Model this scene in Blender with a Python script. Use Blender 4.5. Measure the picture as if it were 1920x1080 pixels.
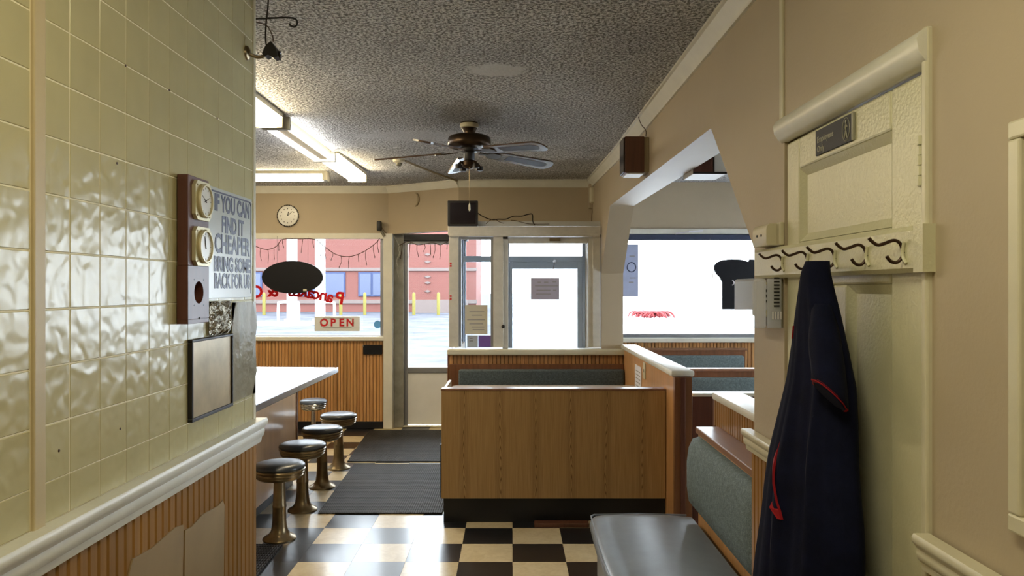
import bpy, bmesh, math, random
from mathutils import Vector, Matrix
random.seed(7)
PI = math.pi
for o in list(bpy.data.objects): bpy.data.objects.remove(o)
S = bpy.context.scene
COL = S.collection
# ------------------------------------------------------------ camera, sky, exposure
F, CZ = 1424.0, 1.557
cam = bpy.data.cameras.new('camera'); camo = bpy.data.objects.new('camera', cam); COL.objects.link(camo)
cam.sensor_width = 36; cam.lens = 36*F/1920; cam.clip_start = .05; cam.clip_end = 500
camo.location = (0, 0, CZ); camo.rotation_euler = (PI/2, 0, 0)
S.camera = camo
W = bpy.data.worlds.new('overcast_sky'); S.world = W; W.use_nodes = True
W.node_tree.nodes['Background'].inputs[0].default_value = (.86, .93, 1, 1)
W.node_tree.nodes['Background'].inputs[1].default_value = 6.0
vs = S.view_settings
vs.view_transform = 'Standard'; vs.look = 'None'; vs.exposure = 1.08; vs.gamma = 1; vs.use_curve_mapping = False
LAMP_TUBE = 19.0      # strip lamps over the counter
LAMP_HALL = 8.0       # hallway ceiling lamp

# ------------------------------------------------------------ materials
MATS = {}
def srgb(r, g, b):
    f = lambda c: (c/12.92 if c <= .04045 else ((c+.055)/1.055)**2.4)
    return (f(r/255), f(g/255), f(b/255), 1)
class NT:
    def __init__(s, name):
        m = bpy.data.materials.new(name); m.use_nodes = True
        s.m = m; s.t = m.node_tree; s.b = s.t.nodes['Principled BSDF']; MATS[name] = m
    def n(s, typ, **kw):
        x = s.t.nodes.new(typ)
        for k, v in kw.items():
            if k in x.inputs: 
                if hasattr(v, 'is_output'): s.t.links.new(v, x.inputs[k])
                else: x.inputs[k].default_value = v
            else: setattr(x, k, v)
        return x
    def l(s, a, b): s.t.links.new(a, b)
    def math(s, op, a, b=None, c=None):
        x = s.t.nodes.new('ShaderNodeMath'); x.operation = op
        for i, v in enumerate((a, b, c)):
            if v is None: continue
            if hasattr(v, 'is_output'): s.l(v, x.inputs[i])
            else: x.inputs[i].default_value = v
        return x.outputs[0]
    def mix(s, fac, a, b, blend='MIX'):
        x = s.t.nodes.new('ShaderNodeMix'); x.data_type = 'RGBA'; x.blend_type = blend
        for k, v in ((0, fac), (6, a), (7, b)):
            if hasattr(v, 'is_output'): s.l(v, x.inputs[k])
            else: x.inputs[k].default_value = v
        return x.outputs[2]
    def coord(s, scale=(1,1,1), rnd=False, which='Object'):
        tc = s.t.nodes.new('ShaderNodeTexCoord'); mp = s.t.nodes.new('ShaderNodeMapping')
        s.l(tc.outputs[which], mp.inputs[0]); mp.inputs['Scale'].default_value = scale
        if rnd:
            oi = s.t.nodes.new('ShaderNodeObjectInfo')
            v = s.t.nodes.new('ShaderNodeVectorMath'); v.operation = 'SCALE'; v.inputs[0].default_value = (17, 31, 23)
            s.l(oi.outputs['Random'], v.inputs['Scale']); s.l(v.outputs[0], mp.inputs['Location'])
        return mp.outputs[0]
    def ramp(s, fac, stops):
        x = s.t.nodes.new('ShaderNodeValToRGB'); e = x.color_ramp.elements
        while len(e) < len(stops): e.new(.5)
        for i, (p, c) in enumerate(stops): e[i].position = p; e[i].color = c
        s.l(fac, x.inputs[0]); return x.outputs[0]
    def noise(s, vec, scale, detail=3, rough=.55, dist=0):
        return s.n('ShaderNodeTexNoise', Vector=vec, Scale=scale, Detail=detail, Roughness=rough, Distortion=dist).outputs[0]
    def bump(s, h, strength=.3, dist=.01):
        b = s.n('ShaderNodeBump', Strength=strength, Distance=dist, Height=h); s.l(b.outputs[0], s.b.inputs['Normal'])
    def base(s, c, rough=.5, metal=0, spec=.5, coat=0):
        if hasattr(c, 'is_output'): s.l(c, s.b.inputs['Base Color'])
        else: s.b.inputs['Base Color'].default_value = c
        if hasattr(rough, 'is_output'): s.l(rough, s.b.inputs['Roughness'])
        else: s.b.inputs['Roughness'].default_value = rough
        s.b.inputs['Metallic'].default_value = metal; s.b.inputs['Specular IOR Level'].default_value = spec
        s.b.inputs['Coat Weight'].default_value = coat; s.b.inputs['Coat Roughness'].default_value = .12
def sc(c, k): return (min(c[0]*k,1), min(c[1]*k,1), min(c[2]*k,1), 1)
def paint(name, c, rough=.5, metal=0, var=.12, nscale=6, bump=0, bscale=60, spec=.5, coat=0, rnd=False, bdist=.004):
    t = NT(name); v = t.coord(rnd=rnd)
    n = t.noise(v, nscale, 4)
    t.base(t.ramp(n, [(.25, sc(c, 1-var)), (.75, sc(c, 1+var))]), rough, metal, spec, coat)
    if bump: t.bump(t.noise(v, bscale, 3), bump, bdist)
    return t.m
def wood(name, c, rough=.4, grain=(60, 60, 3), var=.35, coat=.1, rv=.25):
    t = NT(name); v = t.coord(grain, True)
    n = t.noise(v, 1.0, 5, .6, .4)
    col = t.ramp(n, [(.3, sc(c, 1-var)), (.55, c), (.75, sc(c, 1+var*.7))])
    oi = t.t.nodes.new('ShaderNodeObjectInfo')
    k = t.math('MULTIPLY_ADD', oi.outputs['Random'], 2*rv, 1-rv)
    hs = t.n('ShaderNodeHueSaturation', Value=k, Color=col)
    t.base(hs.outputs[0], rough, 0, .5, coat); t.bump(n, .12, .002)
    return t.m
paint('wall_beige', srgb(180, 165, 140), .55, bump=.15, bscale=90, var=.05, nscale=2)
paint('wall_white', srgb(200, 200, 194), .5, bump=.12, bscale=80, var=.05, nscale=3)
paint('trim_white', srgb(222, 220, 208), .35, bump=.12, bscale=60, var=.06, nscale=9)
paint('trim_cream', srgb(210, 204, 178), .35, bump=.15, bscale=60, var=.06, nscale=9)
paint('door_cream', srgb(208, 204, 172), .3, bump=.45, bscale=110, var=.05, nscale=8, bdist=.003)
paint('batten', srgb(196, 178, 138), .45, var=.06)
paint('grout', srgb(228, 220, 186), .6, var=.1, nscale=12)  # pale grout; also stands in for lamp light caught on the tile bevels
paint('navy_housing', srgb(58, 66, 92), .4, var=.05)
paint('plaster_dirty', srgb(140, 138, 128), .7, var=.3, nscale=7, bump=.3)
paint('black_base', srgb(14, 14, 20), .45, var=.2)
paint('black_metal', srgb(26, 23, 22), .45, var=.2)
paint('black_gloss', srgb(24, 25, 30), .5, var=.08, spec=.25)
paint('screen_dark', srgb(30, 25, 30), .12, var=.1)
paint('alu_frame', srgb(150, 152, 156), .4, .5, var=.08)
paint('vest_frame', srgb(196, 191, 178), .5, var=.1, nscale=14, bump=.15)
paint('storefront_frame', srgb(176, 190, 216), .5, var=.04)
paint('white_panel', srgb(232, 232, 230), .5, var=.04)
paint('cream_plastic', srgb(206, 198, 170), .4, var=.04)
paint('grey_plastic', srgb(120, 116, 98), .5, var=.05)
paint('bronze', srgb(142, 126, 98), .3, .85, var=.25, nscale=12)
paint('chrome', srgb(190, 190, 190), .18, 1, var=.05)
paint('brass', srgb(206, 196, 160), .38, .4, var=.1)
paint('hook_metal', srgb(66, 46, 34), .35, .5, var=.4, nscale=60)
paint('fan_bronze', srgb(66, 52, 38), .3, .75, var=.2)
paint('dial_white', srgb(222, 222, 216), .25, var=.02)
paint('print_navy', srgb(34, 40, 76), .4, 0, var=.1)
paint('print_black', srgb(30, 30, 32), .5, var=.1)
paint('print_grey', srgb(150, 146, 142), .7, var=.1)
paint('print_red', srgb(196, 24, 34), .5, var=.1)
paint('print_cream', srgb(160, 158, 140), .5, var=.1)
paint('sign_white', srgb(196, 200, 196), .2, var=.03, spec=.6)
paint('paper_cream', srgb(206, 198, 176), .8, var=.04)
paint('paper_grey', srgb(176, 170, 184), .8, var=.04)
paint('paper_white', srgb(222, 220, 226), .8, var=.03)
paint('poster_blue', srgb(180, 188, 212), .6, var=.1, nscale=8)
paint('sticker_blue', srgb(110, 180, 225), .5, var=.05)
paint('sticker_purple', srgb(150, 110, 180), .5, var=.05)
paint('foil', srgb(188, 180, 160), .22, .6, var=.25, nscale=40, bump=1, bscale=45, bdist=.01)
paint('plastic_sheet', srgb(200, 192, 166), .26, 0, var=.12, nscale=14, bump=.6, bscale=16, bdist=.01)
paint('mirror_dirty', srgb(176, 160, 128), .3, .35, var=.28, nscale=9, bump=.15, bscale=12)
paint('vinyl_grey', srgb(122, 130, 142), .3, var=.14, nscale=7, bump=.1, bscale=200, bdist=.002)
paint('vinyl_blue', srgb(92, 104, 124), .3, var=.1, nscale=8)
paint('vinyl_black', srgb(54, 58, 62), .3, var=.15, nscale=8)
paint('laminate_top', srgb(160, 172, 194), .2, var=.04, nscale=3, spec=.45)
paint('laminate_table', srgb(206, 196, 186), .2, var=.04)
paint('steel_edge', srgb(176, 180, 188), .25, .9, var=.08)
paint('coat_navy', srgb(12, 16, 40), .85, var=.3, nscale=20, bump=.25, bscale=300, bdist=.002, spec=.15)
paint('coat_red', srgb(150, 26, 34), .8, var=.15, spec=.2)
paint('cable_black', srgb(36, 28, 24), .6)
paint('cable_brown', srgb(74, 52, 36), .6)
paint('cable_white', srgb(190, 186, 170), .6)
paint('leaf_dark', srgb(40, 56, 54), .6)
paint('bollard_yellow', srgb(104, 96, 26), .6, var=.06)
paint('outdoor_white', srgb(236, 238, 240), .6, var=.03)
paint('stone_band', srgb(100, 88, 84), .8, var=.05)
paint('window_blue', srgb(64, 72, 96), .3, var=.05)
paint('window_frame_blue', srgb(34, 48, 86), .5, var=.05)
paint('fence_red', srgb(120, 40, 40), .7, var=.1)
paint('grille_tan', srgb(158, 144, 118), .8, var=.08)
paint('cane_dark', srgb(50, 44, 50), .5, var=.3, nscale=120)
paint('lamp_housing', srgb(170, 166, 150), .4, var=.05)
paint('plywood_patch', srgb(152, 128, 90), .5, var=.14, nscale=5, rnd=True)
wood('wood_dark', srgb(52, 34, 20), .6)
wood('bead_honey', srgb(152, 110, 56), .38, (50, 50, 2.2), .16, .1, .14)
wood('wood_honey', srgb(202, 152, 100), .4, (40, 40, 2.0), .2, .1, .06)
wood('wood_brown', srgb(122, 78, 50), .4, (40, 40, 2.5), .22, .1, .1)
wood('wood_rail', srgb(142, 102, 76), .38, (40, 2.5, 40), .2, .1, .06)
wood('wood_red', srgb(92, 52, 40), .45, (50, 50, 3), .2, .15, .08)
wood('wood_speaker', srgb(92, 56, 38), .5, (60, 60, 4), .25, 0, .05)
wood('fan_blade', srgb(92, 74, 62), .2, (6, 60, 60), .2, .4, .05)
wood('counter_wood', srgb(224, 184, 142), .28, (20, 8, 1.6), .12, .5, .05)
def oak():
    t = NT('oak_laminate'); tc = t.t.nodes.new('ShaderNodeTexCoord'); sp = t.t.nodes.new('ShaderNodeSeparateXYZ'); t.l(tc.outputs['Object'], sp.inputs[0])
    warp = t.noise(t.coord((3, 3, 1.2)), 1.6, 3)
    xw = t.math('ADD', sp.outputs[0], t.math('MULTIPLY', t.math('SUBTRACT', warp, .5), .05))
    cell = t.math('DIVIDE', xw, .235)
    fr = t.math('ABSOLUTE', t.math('SUBTRACT', t.math('FRACT', cell), .5))          # 0 in the middle of a flitch
    fl = t.math('FLOOR', cell)
    z = t.math('ADD', sp.outputs[2], t.math('MULTIPLY', fl, .37))
    vee = t.math('ADD', t.math('MULTIPLY', z, 13), t.math('MULTIPLY', t.math('MULTIPLY', fr, fr), 620))
    vee = t.math('ADD', vee, t.math('MULTIPLY', warp, 3))
    ring = t.math('SINE', t.math('MULTIPLY', vee, 2*PI))
    ring = t.math('MULTIPLY', t.math('POWER', t.math('MULTIPLY_ADD', ring, .5, .5), 4), 1)
    mask = t.n('ShaderNodeMapRange', Value=fr, **{'From Min': .08, 'From Max': .17, 'To Min': 1, 'To Max': 0}).outputs[0]
    fine = t.noise(t.coord((150, 150, 4)), 1, 4)
    c = t.ramp(fine, [(.3, srgb(152, 118, 74)), (.7, srgb(176, 142, 94))])
    c = t.mix(t.math('MULTIPLY', t.math('MULTIPLY', ring, mask), .9), c, srgb(98, 66, 36))
    t.base(c, .38, 0, .5, .1)
oak()
def popcorn():
    t = NT('ceiling_popcorn'); v = t.coord()
    vor = t.n('ShaderNodeTexVoronoi', Vector=v, Scale=85.0).outputs['Distance']
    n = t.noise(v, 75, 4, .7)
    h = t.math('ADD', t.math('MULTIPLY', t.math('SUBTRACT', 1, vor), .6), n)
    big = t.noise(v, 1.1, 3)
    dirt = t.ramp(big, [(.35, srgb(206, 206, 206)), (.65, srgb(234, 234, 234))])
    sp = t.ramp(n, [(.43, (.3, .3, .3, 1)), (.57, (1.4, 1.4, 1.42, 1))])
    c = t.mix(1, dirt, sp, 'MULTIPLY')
    # two scraped, repainted spots of plaster
    tc = t.t.nodes.new('ShaderNodeTexCoord')
    def spot(x, y, rx, ry):
        d = t.n('ShaderNodeVectorMath', operation='SUBTRACT'); t.l(tc.outputs['Object'], d.inputs[0]); d.inputs[1].default_value = (x, y, 0)
        m = t.n('ShaderNodeVectorMath', operation='MULTIPLY'); t.l(d.outputs[0], m.inputs[0]); m.inputs[1].default_value = (1/rx, 1/ry, 0)
        ln = t.n('ShaderNodeVectorMath', operation='LENGTH'); t.l(m.outputs[0], ln.inputs[0])
        e = t.math('ADD', ln.outputs['Value'], t.math('MULTIPLY', t.math('SUBTRACT', t.noise(v, 14, 3), .5), 1.1))
        return t.n('ShaderNodeMapRange', Value=e, **{'From Min': .75, 'From Max': 1.05, 'To Min': .9, 'To Max': 0}).outputs[0]
    c = t.mix(spot(-.07, 3.64, .16, .11), c, srgb(250, 250, 250))
    c = t.mix(t.math('MULTIPLY', spot(-.62, 5.22, .5, .2), .7), c, srgb(240, 240, 242))
    c = t.mix(t.math('MULTIPLY', spot(-.25, 4.55, .2, .36), .42), c, srgb(138, 130, 112))   # dust around the fan
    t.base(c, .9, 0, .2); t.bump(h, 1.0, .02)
popcorn()
def fabric(name, c):
    t = NT(name); v = t.coord()
    n = t.noise(v, 260, 3, .7); n2 = t.noise(v, 60, 2)
    t.base(t.ramp(t.math('ADD', t.math('MULTIPLY', n, .7), t.math('MULTIPLY', n2, .3)), [(.38, sc(c, .6)), (.5, c), (.64, sc(c, 1.7))]), .75, 0, .3)
    t.bump(n, .25, .002)
fabric('fabric_green', srgb(98, 111, 112)); fabric('fabric_dark', srgb(82, 92, 95))
def vct(name, c, c2):
    t = NT(name); v = t.coord(rnd=True)
    n = t.noise(v, 9, 5, .65, 1.2); n2 = t.noise(v, 50, 3)
    col = t.ramp(n, [(.3, c2), (.6, c)]); col = t.mix(.25, col, t.ramp(n2, [(.4, c2), (.6, c)]))
    t.base(col, .31, 0, .7, .2)
    t.bump(n, .03, .003)
vct('vct_cream', srgb(216, 200, 164), srgb(196, 176, 134)); vct('vct_black', srgb(30, 30, 34), srgb(16, 16, 20))
def checker():
    t = NT('floor_base'); v = t.coord()
    ck = t.n('ShaderNodeTexChecker', Vector=v, Scale=1/.305, Color1=srgb(205, 186, 142), Color2=srgb(24, 24, 28))
    t.base(ck.outputs[0], .3, 0, .6)
checker()
def walltile(name, bs):
    t = NT(name); v = t.coord((1, 1, 1), True)
    n = t.noise(v, 30, 0, .4, .4); c = srgb(190, 181, 138)
    t.base(t.ramp(t.noise(v, 7, 2), [(.3, sc(c, .95)), (.7, sc(c, 1.05))]), .24, 0, .55, .1)
    t.bump(n, bs, .012)
walltile('wall_tile', .22); walltile('wall_tile_smooth', .05)
def rubber():
    t = NT('rubber_mat'); v = t.coord()
    w = t.n('ShaderNodeTexWave', Vector=v, Scale=20.0, bands_direction='X', Distortion=.0).outputs[1]
    w2 = t.n('ShaderNodeTexWave', Vector=v, Scale=8.0, bands_direction='Y', Distortion=.0).outputs[1]
    n = t.noise(v, 5, 4)
    t.base(t.ramp(n, [(.3, srgb(34, 33, 33)), (.7, srgb(54, 52, 50))]), .6, 0, .2); t.bump(t.math('MULTIPLY', w, w2), .8, .008)
rubber()
def glass():
    t = NT('window_glass'); nt = t.t; nt.nodes.remove(t.b)
    tr = nt.nodes.new('ShaderNodeBsdfTransparent'); tr.inputs[0].default_value = (.93, .95, .96, 1)
    gl = nt.nodes.new('ShaderNodeBsdfGlossy'); gl.inputs['Roughness'].default_value = .02
    fr = nt.nodes.new('ShaderNodeFresnel'); fr.inputs[0].default_value = 1.35
    mx = nt.nodes.new('ShaderNodeMixShader'); out = nt.nodes['Material Output']
    t.l(fr.outputs[0], mx.inputs[0]); t.l(tr.outputs[0], mx.inputs[1]); t.l(gl.outputs[0], mx.inputs[2]); t.l(mx.outputs[0], out.inputs[0])
    t = NT('clear_plastic'); nt = t.t
    tr = nt.nodes.new('ShaderNodeBsdfTransparent'); mx = nt.nodes.new('ShaderNodeMixShader'); mx.inputs[0].default_value = .5
    tl = nt.nodes.new('ShaderNodeBsdfTranslucent'); tl.inputs[0].default_value = (.85, .88, .95, 1); m2 = nt.nodes.new('ShaderNodeMixShader'); m2.inputs[0].default_value = .5
    t.base(srgb(226, 230, 240), .15); t.l(t.b.outputs[0], m2.inputs[1]); t.l(tl.outputs[0], m2.inputs[2]); t.l(tr.outputs[0], mx.inputs[1]); t.l(m2.outputs[0], mx.inputs[2]); t.l(mx.outputs[0], nt.nodes['Material Output'].inputs[0])
glass()
def sheet(name, f, c2=None):
    m = MATS[name]; nt = m.node_tree; p = nt.nodes['Principled BSDF']; tl = nt.nodes.new('ShaderNodeBsdfTranslucent'); mx = nt.nodes.new('ShaderNodeMixShader'); mx.inputs[0].default_value = f
    if c2: tl.inputs[0].default_value = c2
    else: nt.links.new(p.inputs['Base Color'].links[0].from_socket, tl.inputs[0])
    nt.links.new(p.outputs[0], mx.inputs[1]); nt.links.new(tl.outputs[0], mx.inputs[2]); nt.links.new(mx.outputs[0], nt.nodes['Material Output'].inputs[0])
paint('sign_open', srgb(226, 228, 224), .4, var=.03); sheet('sign_open', .12)
paint('vinyl_red', srgb(206, 24, 34), .5, var=.1); sheet('vinyl_red', .35)
for q in ('paper_cream', 'paper_grey'): sheet(q, .1)
for q in ('poster_blue', 'sticker_blue', 'sticker_purple'): sheet(q, .2)
def emit(name, c, s):
    t = NT(name); t.base(c, .5); t.b.inputs['Emission Color'].default_value = c; t.b.inputs['Emission Strength'].default_value = s
emit('tube_cool', (1, .97, .88, 1), LAMP_TUBE); emit('tube_bare', (1, .98, .94, 1), LAMP_TUBE*.4); emit('tube_warm', (1, .82, .52, 1), LAMP_TUBE*.8); emit('hall_lamp', (1, .92, .64, 1), LAMP_HALL)
def brickfar():
    t = NT('brick_far'); tc = t.t.nodes.new('ShaderNodeTexCoord'); sp = t.t.nodes.new('ShaderNodeSeparateXYZ'); cb = t.t.nodes.new('ShaderNodeCombineXYZ')
    t.l(tc.outputs['Object'], sp.inputs[0]); t.l(sp.outputs[0], cb.inputs[0]); t.l(sp.outputs[2], cb.inputs[1])
    b = t.n('ShaderNodeTexBrick', Vector=cb.outputs[0], Scale=4.0, Color1=srgb(108, 66, 60), Color2=srgb(102, 62, 56), Mortar=srgb(110, 84, 78))
    t.base(b.outputs[0], .9, 0, .2)
brickfar()
def ground():
    t = NT('outdoor_ground'); v = t.coord()
    sp = t.t.nodes.new('ShaderNodeSeparateXYZ'); t.l(v, sp.inputs[0])
    n = t.noise(v, .6, 5, .7); n2 = t.noise(v, .12, 3)
    road = t.ramp(n, [(.35, srgb(50, 52, 60)), (.7, srgb(86, 88, 96))])
    e = t.math('ADD', sp.outputs[0], t.math('MULTIPLY', n2, 3))
    m = t.n('ShaderNodeMapRange', Value=e, **{'From Min': .9, 'From Max': 1.9}).outputs[0]
    t.base(t.mix(m, road, srgb(240, 242, 246)), .8, 0, .2)
ground()

# ------------------------------------------------------------ mesh helpers
WL = {}
def at(px, py, Y): return Vector(((px-960)*Y/F, Y, CZ-(py-540)*Y/F))
def xat(px, Y): return (px-960)*Y/F
def zat(py, Y): return CZ-(py-540)*Y/F
def B(): return bmesh.new()
def box(bm, x0, x1, y0, y1, z0, z1, bev=0, seg=2):
    x0, x1 = min(x0, x1), max(x0, x1); y0, y1 = min(y0, y1), max(y0, y1); z0, z1 = min(z0, z1), max(z0, z1)
    r = bmesh.ops.create_cube(bm, size=1); vs_ = r['verts']
    for v in vs_: v.co = Vector(((v.co.x+.5)*(x1-x0)+x0, (v.co.y+.5)*(y1-y0)+y0, (v.co.z+.5)*(z1-z0)+z0))
    if bev:
        es = list({e for v in vs_ for e in v.link_edges})
        bmesh.ops.bevel(bm, geom=es, offset=min(bev, .49*min(x1-x0, y1-y0, z1-z0)), segments=seg, affect='EDGES', profile=.5)
    return bm
def prism(bm, pts, axis, a, b):
    """polygon pts (2D) extruded between a and b along axis; 2D order: X->(y,z)  Y->(x,z)  Z->(x,y)"""
    f = {'X': lambda p, t: (t, p[0], p[1]), 'Y': lambda p, t: (p[0], t, p[1]), 'Z': lambda p, t: (p[0], p[1], t)}[axis]
    A = [bm.verts.new(f(p, a)) for p in pts]; Bv = [bm.verts.new(f(p, b)) for p in pts]; n = len(pts)
    fs = [bm.faces.new(A), bm.faces.new(Bv[::-1])]
    for i in range(n): fs.append(bm.faces.new((A[i], Bv[i], Bv[(i+1) % n], A[(i+1) % n])))
    bmesh.ops.recalc_face_normals(bm, faces=fs)
    return bm
def frame_of(d):
    d = d.normalized(); u = Vector((0, 0, 1)) if abs(d.z) < .9 else Vector((1, 0, 0))
    a = d.cross(u).normalized(); return a, a.cross(d).normalized()
def tube(bm, pts, r, seg=8, cap=True, closed=False):
    pts = [Vector(p) for p in pts]; n = len(pts); rings = []
    rr = r if isinstance(r, (list, tuple)) else [r]*n
    a0 = None
    for i, p in enumerate(pts):
        d = pts[min(i+1, n-1)]-pts[max(i-1, 0)]
        if a0 is None: a, b = frame_of(d)
        else:
            dn = d.normalized(); a = (a0-dn*a0.dot(dn)).normalized(); b = a.cross(dn)
        a0 = a
        rings.append([bm.verts.new(p+(a*math.cos(2*PI*k/seg)+b*math.sin(2*PI*k/seg))*rr[i]) for k in range(seg)])
    for i in range(n-1):
        for k in range(seg): bm.faces.new((rings[i][k], rings[i][(k+1) % seg], rings[i+1][(k+1) % seg], rings[i+1][k]))
    if cap: bm.faces.new(rings[0][::-1]); bm.faces.new(rings[-1])
    bmesh.ops.recalc_face_normals(bm, faces=bm.faces)
    return bm
def smooth_path(pts, k=6):
    pts = [Vector(p) for p in pts]; out = []
    for i in range(len(pts)-1):
        p0, p1, p2, p3 = pts[max(i-1, 0)], pts[i], pts[i+1], pts[min(i+2, len(pts)-1)]
        for j in range(k):
            t = j/k; out.append(.5*((2*p1)+(p2-p0)*t+(2*p0-5*p1+4*p2-p3)*t*t+(3*p1-p0-3*p2+p3)*t**3))
    out.append(pts[-1]); return out
def lathe(bm, prof, c=(0, 0, 0), seg=32, M=None):
    """prof: (r, h) list, about +Z (or matrix M) at c"""
    c = Vector(c); M = M or Matrix.Identity(3); rings = []
    for r, h in prof:
        if r < 1e-5: rings.append([bm.verts.new(c+M@Vector((0, 0, h)))])
        else: rings.append([bm.verts.new(c+M@Vector((r*math.cos(2*PI*k/seg), r*math.sin(2*PI*k/seg), h))) for k in range(seg)])
    for a, b in zip(rings, rings[1:]):
        for k in range(seg):
            k2 = (k+1) % seg
            if len(a) == 1 and len(b) == 1: continue
            if len(a) == 1: bm.faces.new((a[0], b[k2], b[k]))
            elif len(b) == 1: bm.faces.new((a[k], a[k2], b[0]))
            else: bm.faces.new((a[k], a[k2], b[k2], b[k]))
    if len(rings[0]) > 1: bm.faces.new(rings[0][::-1])
    if len(rings[-1]) > 1: bm.faces.new(rings[-1])
    bmesh.ops.recalc_face_normals(bm, faces=bm.faces)
    return bm
ROT_X = Matrix(((0, 0, 1), (0, 1, 0), (-1, 0, 0)))      # +Z -> +X
ROT_NX = Matrix(((0, 0, -1), (0, 1, 0), (1, 0, 0)))     # +Z -> -X
ROT_NY = Matrix(((1, 0, 0), (0, 0, -1), (0, 1, 0)))     # +Z -> -Y
def loft(bm, rings, closed=True, caps=True):
    R = [[bm.verts.new(p) for p in r] for r in rings]; n = len(R[0])
    for a, b in zip(R, R[1:]):
        for k in range(n if closed else n-1): bm.faces.new((a[k], a[(k+1) % n], b[(k+1) % n], b[k]))
    if caps and closed: bm.faces.new(R[0][::-1]); bm.faces.new(R[-1])
    bmesh.ops.recalc_face_normals(bm, faces=bm.faces)
    return bm
def mesh(name, bm, mat, smooth=None):
    me = bpy.data.meshes.new(name); bm.to_mesh(me); bm.free()
    me.materials.append(MATS[mat])
    if smooth:
        me.shade_smooth()
        if smooth is not True: me.set_sharp_from_angle(angle=math.radians(smooth))
    return me
def link(name, me, loc, parent=None):
    o = bpy.data.objects.new(name, me); COL.objects.link(o); loc = Vector(loc); WL[o] = loc
    if parent is not None: o.parent = parent; o.location = loc-WL[parent]
    else: o.location = loc
    return o
def obj(name, bm, mat, parent=None, smooth=None):
    """links the bmesh (in world coordinates) as one object whose origin is the middle of its base"""
    xs = [v.co for v in bm.verts]
    lo = [min(v[i] for v in xs) for i in range(3)]; hi = [max(v[i] for v in xs) for i in range(3)]
    c = Vector(((lo[0]+hi[0])/2, (lo[1]+hi[1])/2, lo[2]))
    for v in bm.verts: v.co -= c
    return link(name, mesh(name, bm, mat, smooth), c, parent)
def raw(name, bm, mat, parent=None, smooth=None): return link(name, mesh(name, bm, mat, smooth), (0, 0, 0), parent)
def tag(o, label, cat, group=None):
    o['label'] = label; o['category'] = cat
    if group: o['group'] = group
    return o
def thing(name, label, cat, loc, group=None):
    o = bpy.data.objects.new(name, None); COL.objects.link(o); o.empty_display_size = .1
    o.location = loc; WL[o] = Vector(loc); tag(o, label, cat, group); return o
def struct(o, label=None):
    o['kind'] = 'structure'
    if label: o['label'] = label
    return o
def text(bm, s, size, origin, right, up, depth=.001, align='CENTER', bold=0, xs=1, fit=None):
    cu = bpy.data.curves.new('lettering', 'FONT'); cu.body = s; cu.size = size; cu.align_x = align; cu.align_y = 'CENTER'; cu.extrude = depth; cu.offset = bold
    cu.resolution_u = 3
    o = bpy.data.objects.new('lettering', cu); COL.objects.link(o); dg = bpy.context.evaluated_depsgraph_get()
    me = bpy.data.meshes.new_from_object(o.evaluated_get(dg)); r = Vector(right); u = Vector(up); n = r.cross(u)
    t = B(); t.from_mesh(me)
    o_ = Vector(origin)
    if fit: xs = fit/(max(v.co.x for v in t.verts)-min(v.co.x for v in t.verts))
    for v in t.verts: v.co = o_+r*v.co.x*xs+u*v.co.y+n*v.co.z
    tmp = bpy.data.meshes.new('lettering'); t.to_mesh(tmp); t.free(); bm.from_mesh(tmp)
    bpy.data.objects.remove(o); bpy.data.curves.remove(cu); bpy.data.meshes.remove(me); bpy.data.meshes.remove(tmp)
    return bm
def copy_tree(o, parent=None):
    c = o.copy(); COL.objects.link(c); c.parent = parent; WL[c] = WL[o].copy()
    for ch in list(o.children): copy_tree(ch, c)
    return c
def zc(Y): return 2.60 if Y < 5.5 else 2.60+.085*(Y-5.5)/3.0
XL, XR = -.87, .82            # hallway side walls
YE = 2.57                     # where the hallway opens into the dining room
YW, YV, YU, YR = 8.43, 6.97, 7.8, 8.0   # window wall, vestibule screen, wall above it, window wall of the side room

# ------------------------------------------------------------ the setting
# floor
fl = struct(raw('floor', box(B(), -4.6, 4.8, -1.9, 8.9, -.06, -.0032), 'floor_base'))
TS = .305
tb = mesh('floor_tile', box(B(), -TS/2+.0007, TS/2-.0007, -TS/2+.0007, TS/2-.0007, -.003, 0), 'vct_black')
tcm = tb.copy(); tcm.materials.clear(); tcm.materials.append(MATS['vct_cream'])
for i in range(-9, 5):
    for j in range(-2, 13):
        x = .003+TS*(i+.5); y = 4.317+TS*(j+.5)
        if x > 1.35: continue
        black = (i+j) % 2 == 0
        if i == -5 and j < 2: black = True
        link('floor_tile', tb if black else tcm, (x, y, random.uniform(-.0003, .0003)), fl)
# ceiling follows its slight rise towards the front
bm = B(); ys = [-1.9, 1, 2.57, 4, 5.5, 6.5, 7.5, 8.9]
a = [bm.verts.new((-4.6, y, zc(y))) for y in ys]; b = [bm.verts.new((4.8, y, zc(y))) for y in ys]
a2 = [bm.verts.new((-4.6, y, zc(y)+.1)) for y in ys]; b2 = [bm.verts.new((4.8, y, zc(y)+.1)) for y in ys]
for i in range(len(ys)-1):
    bm.faces.new((a[i], b[i], b[i+1], a[i+1])); bm.faces.new((a2[i], a2[i+1], b2[i+1], b2[i]))
bmesh.ops.recalc_face_normals(bm, faces=bm.faces)
struct(raw('ceiling', bm, 'ceiling_popcorn'))
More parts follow.
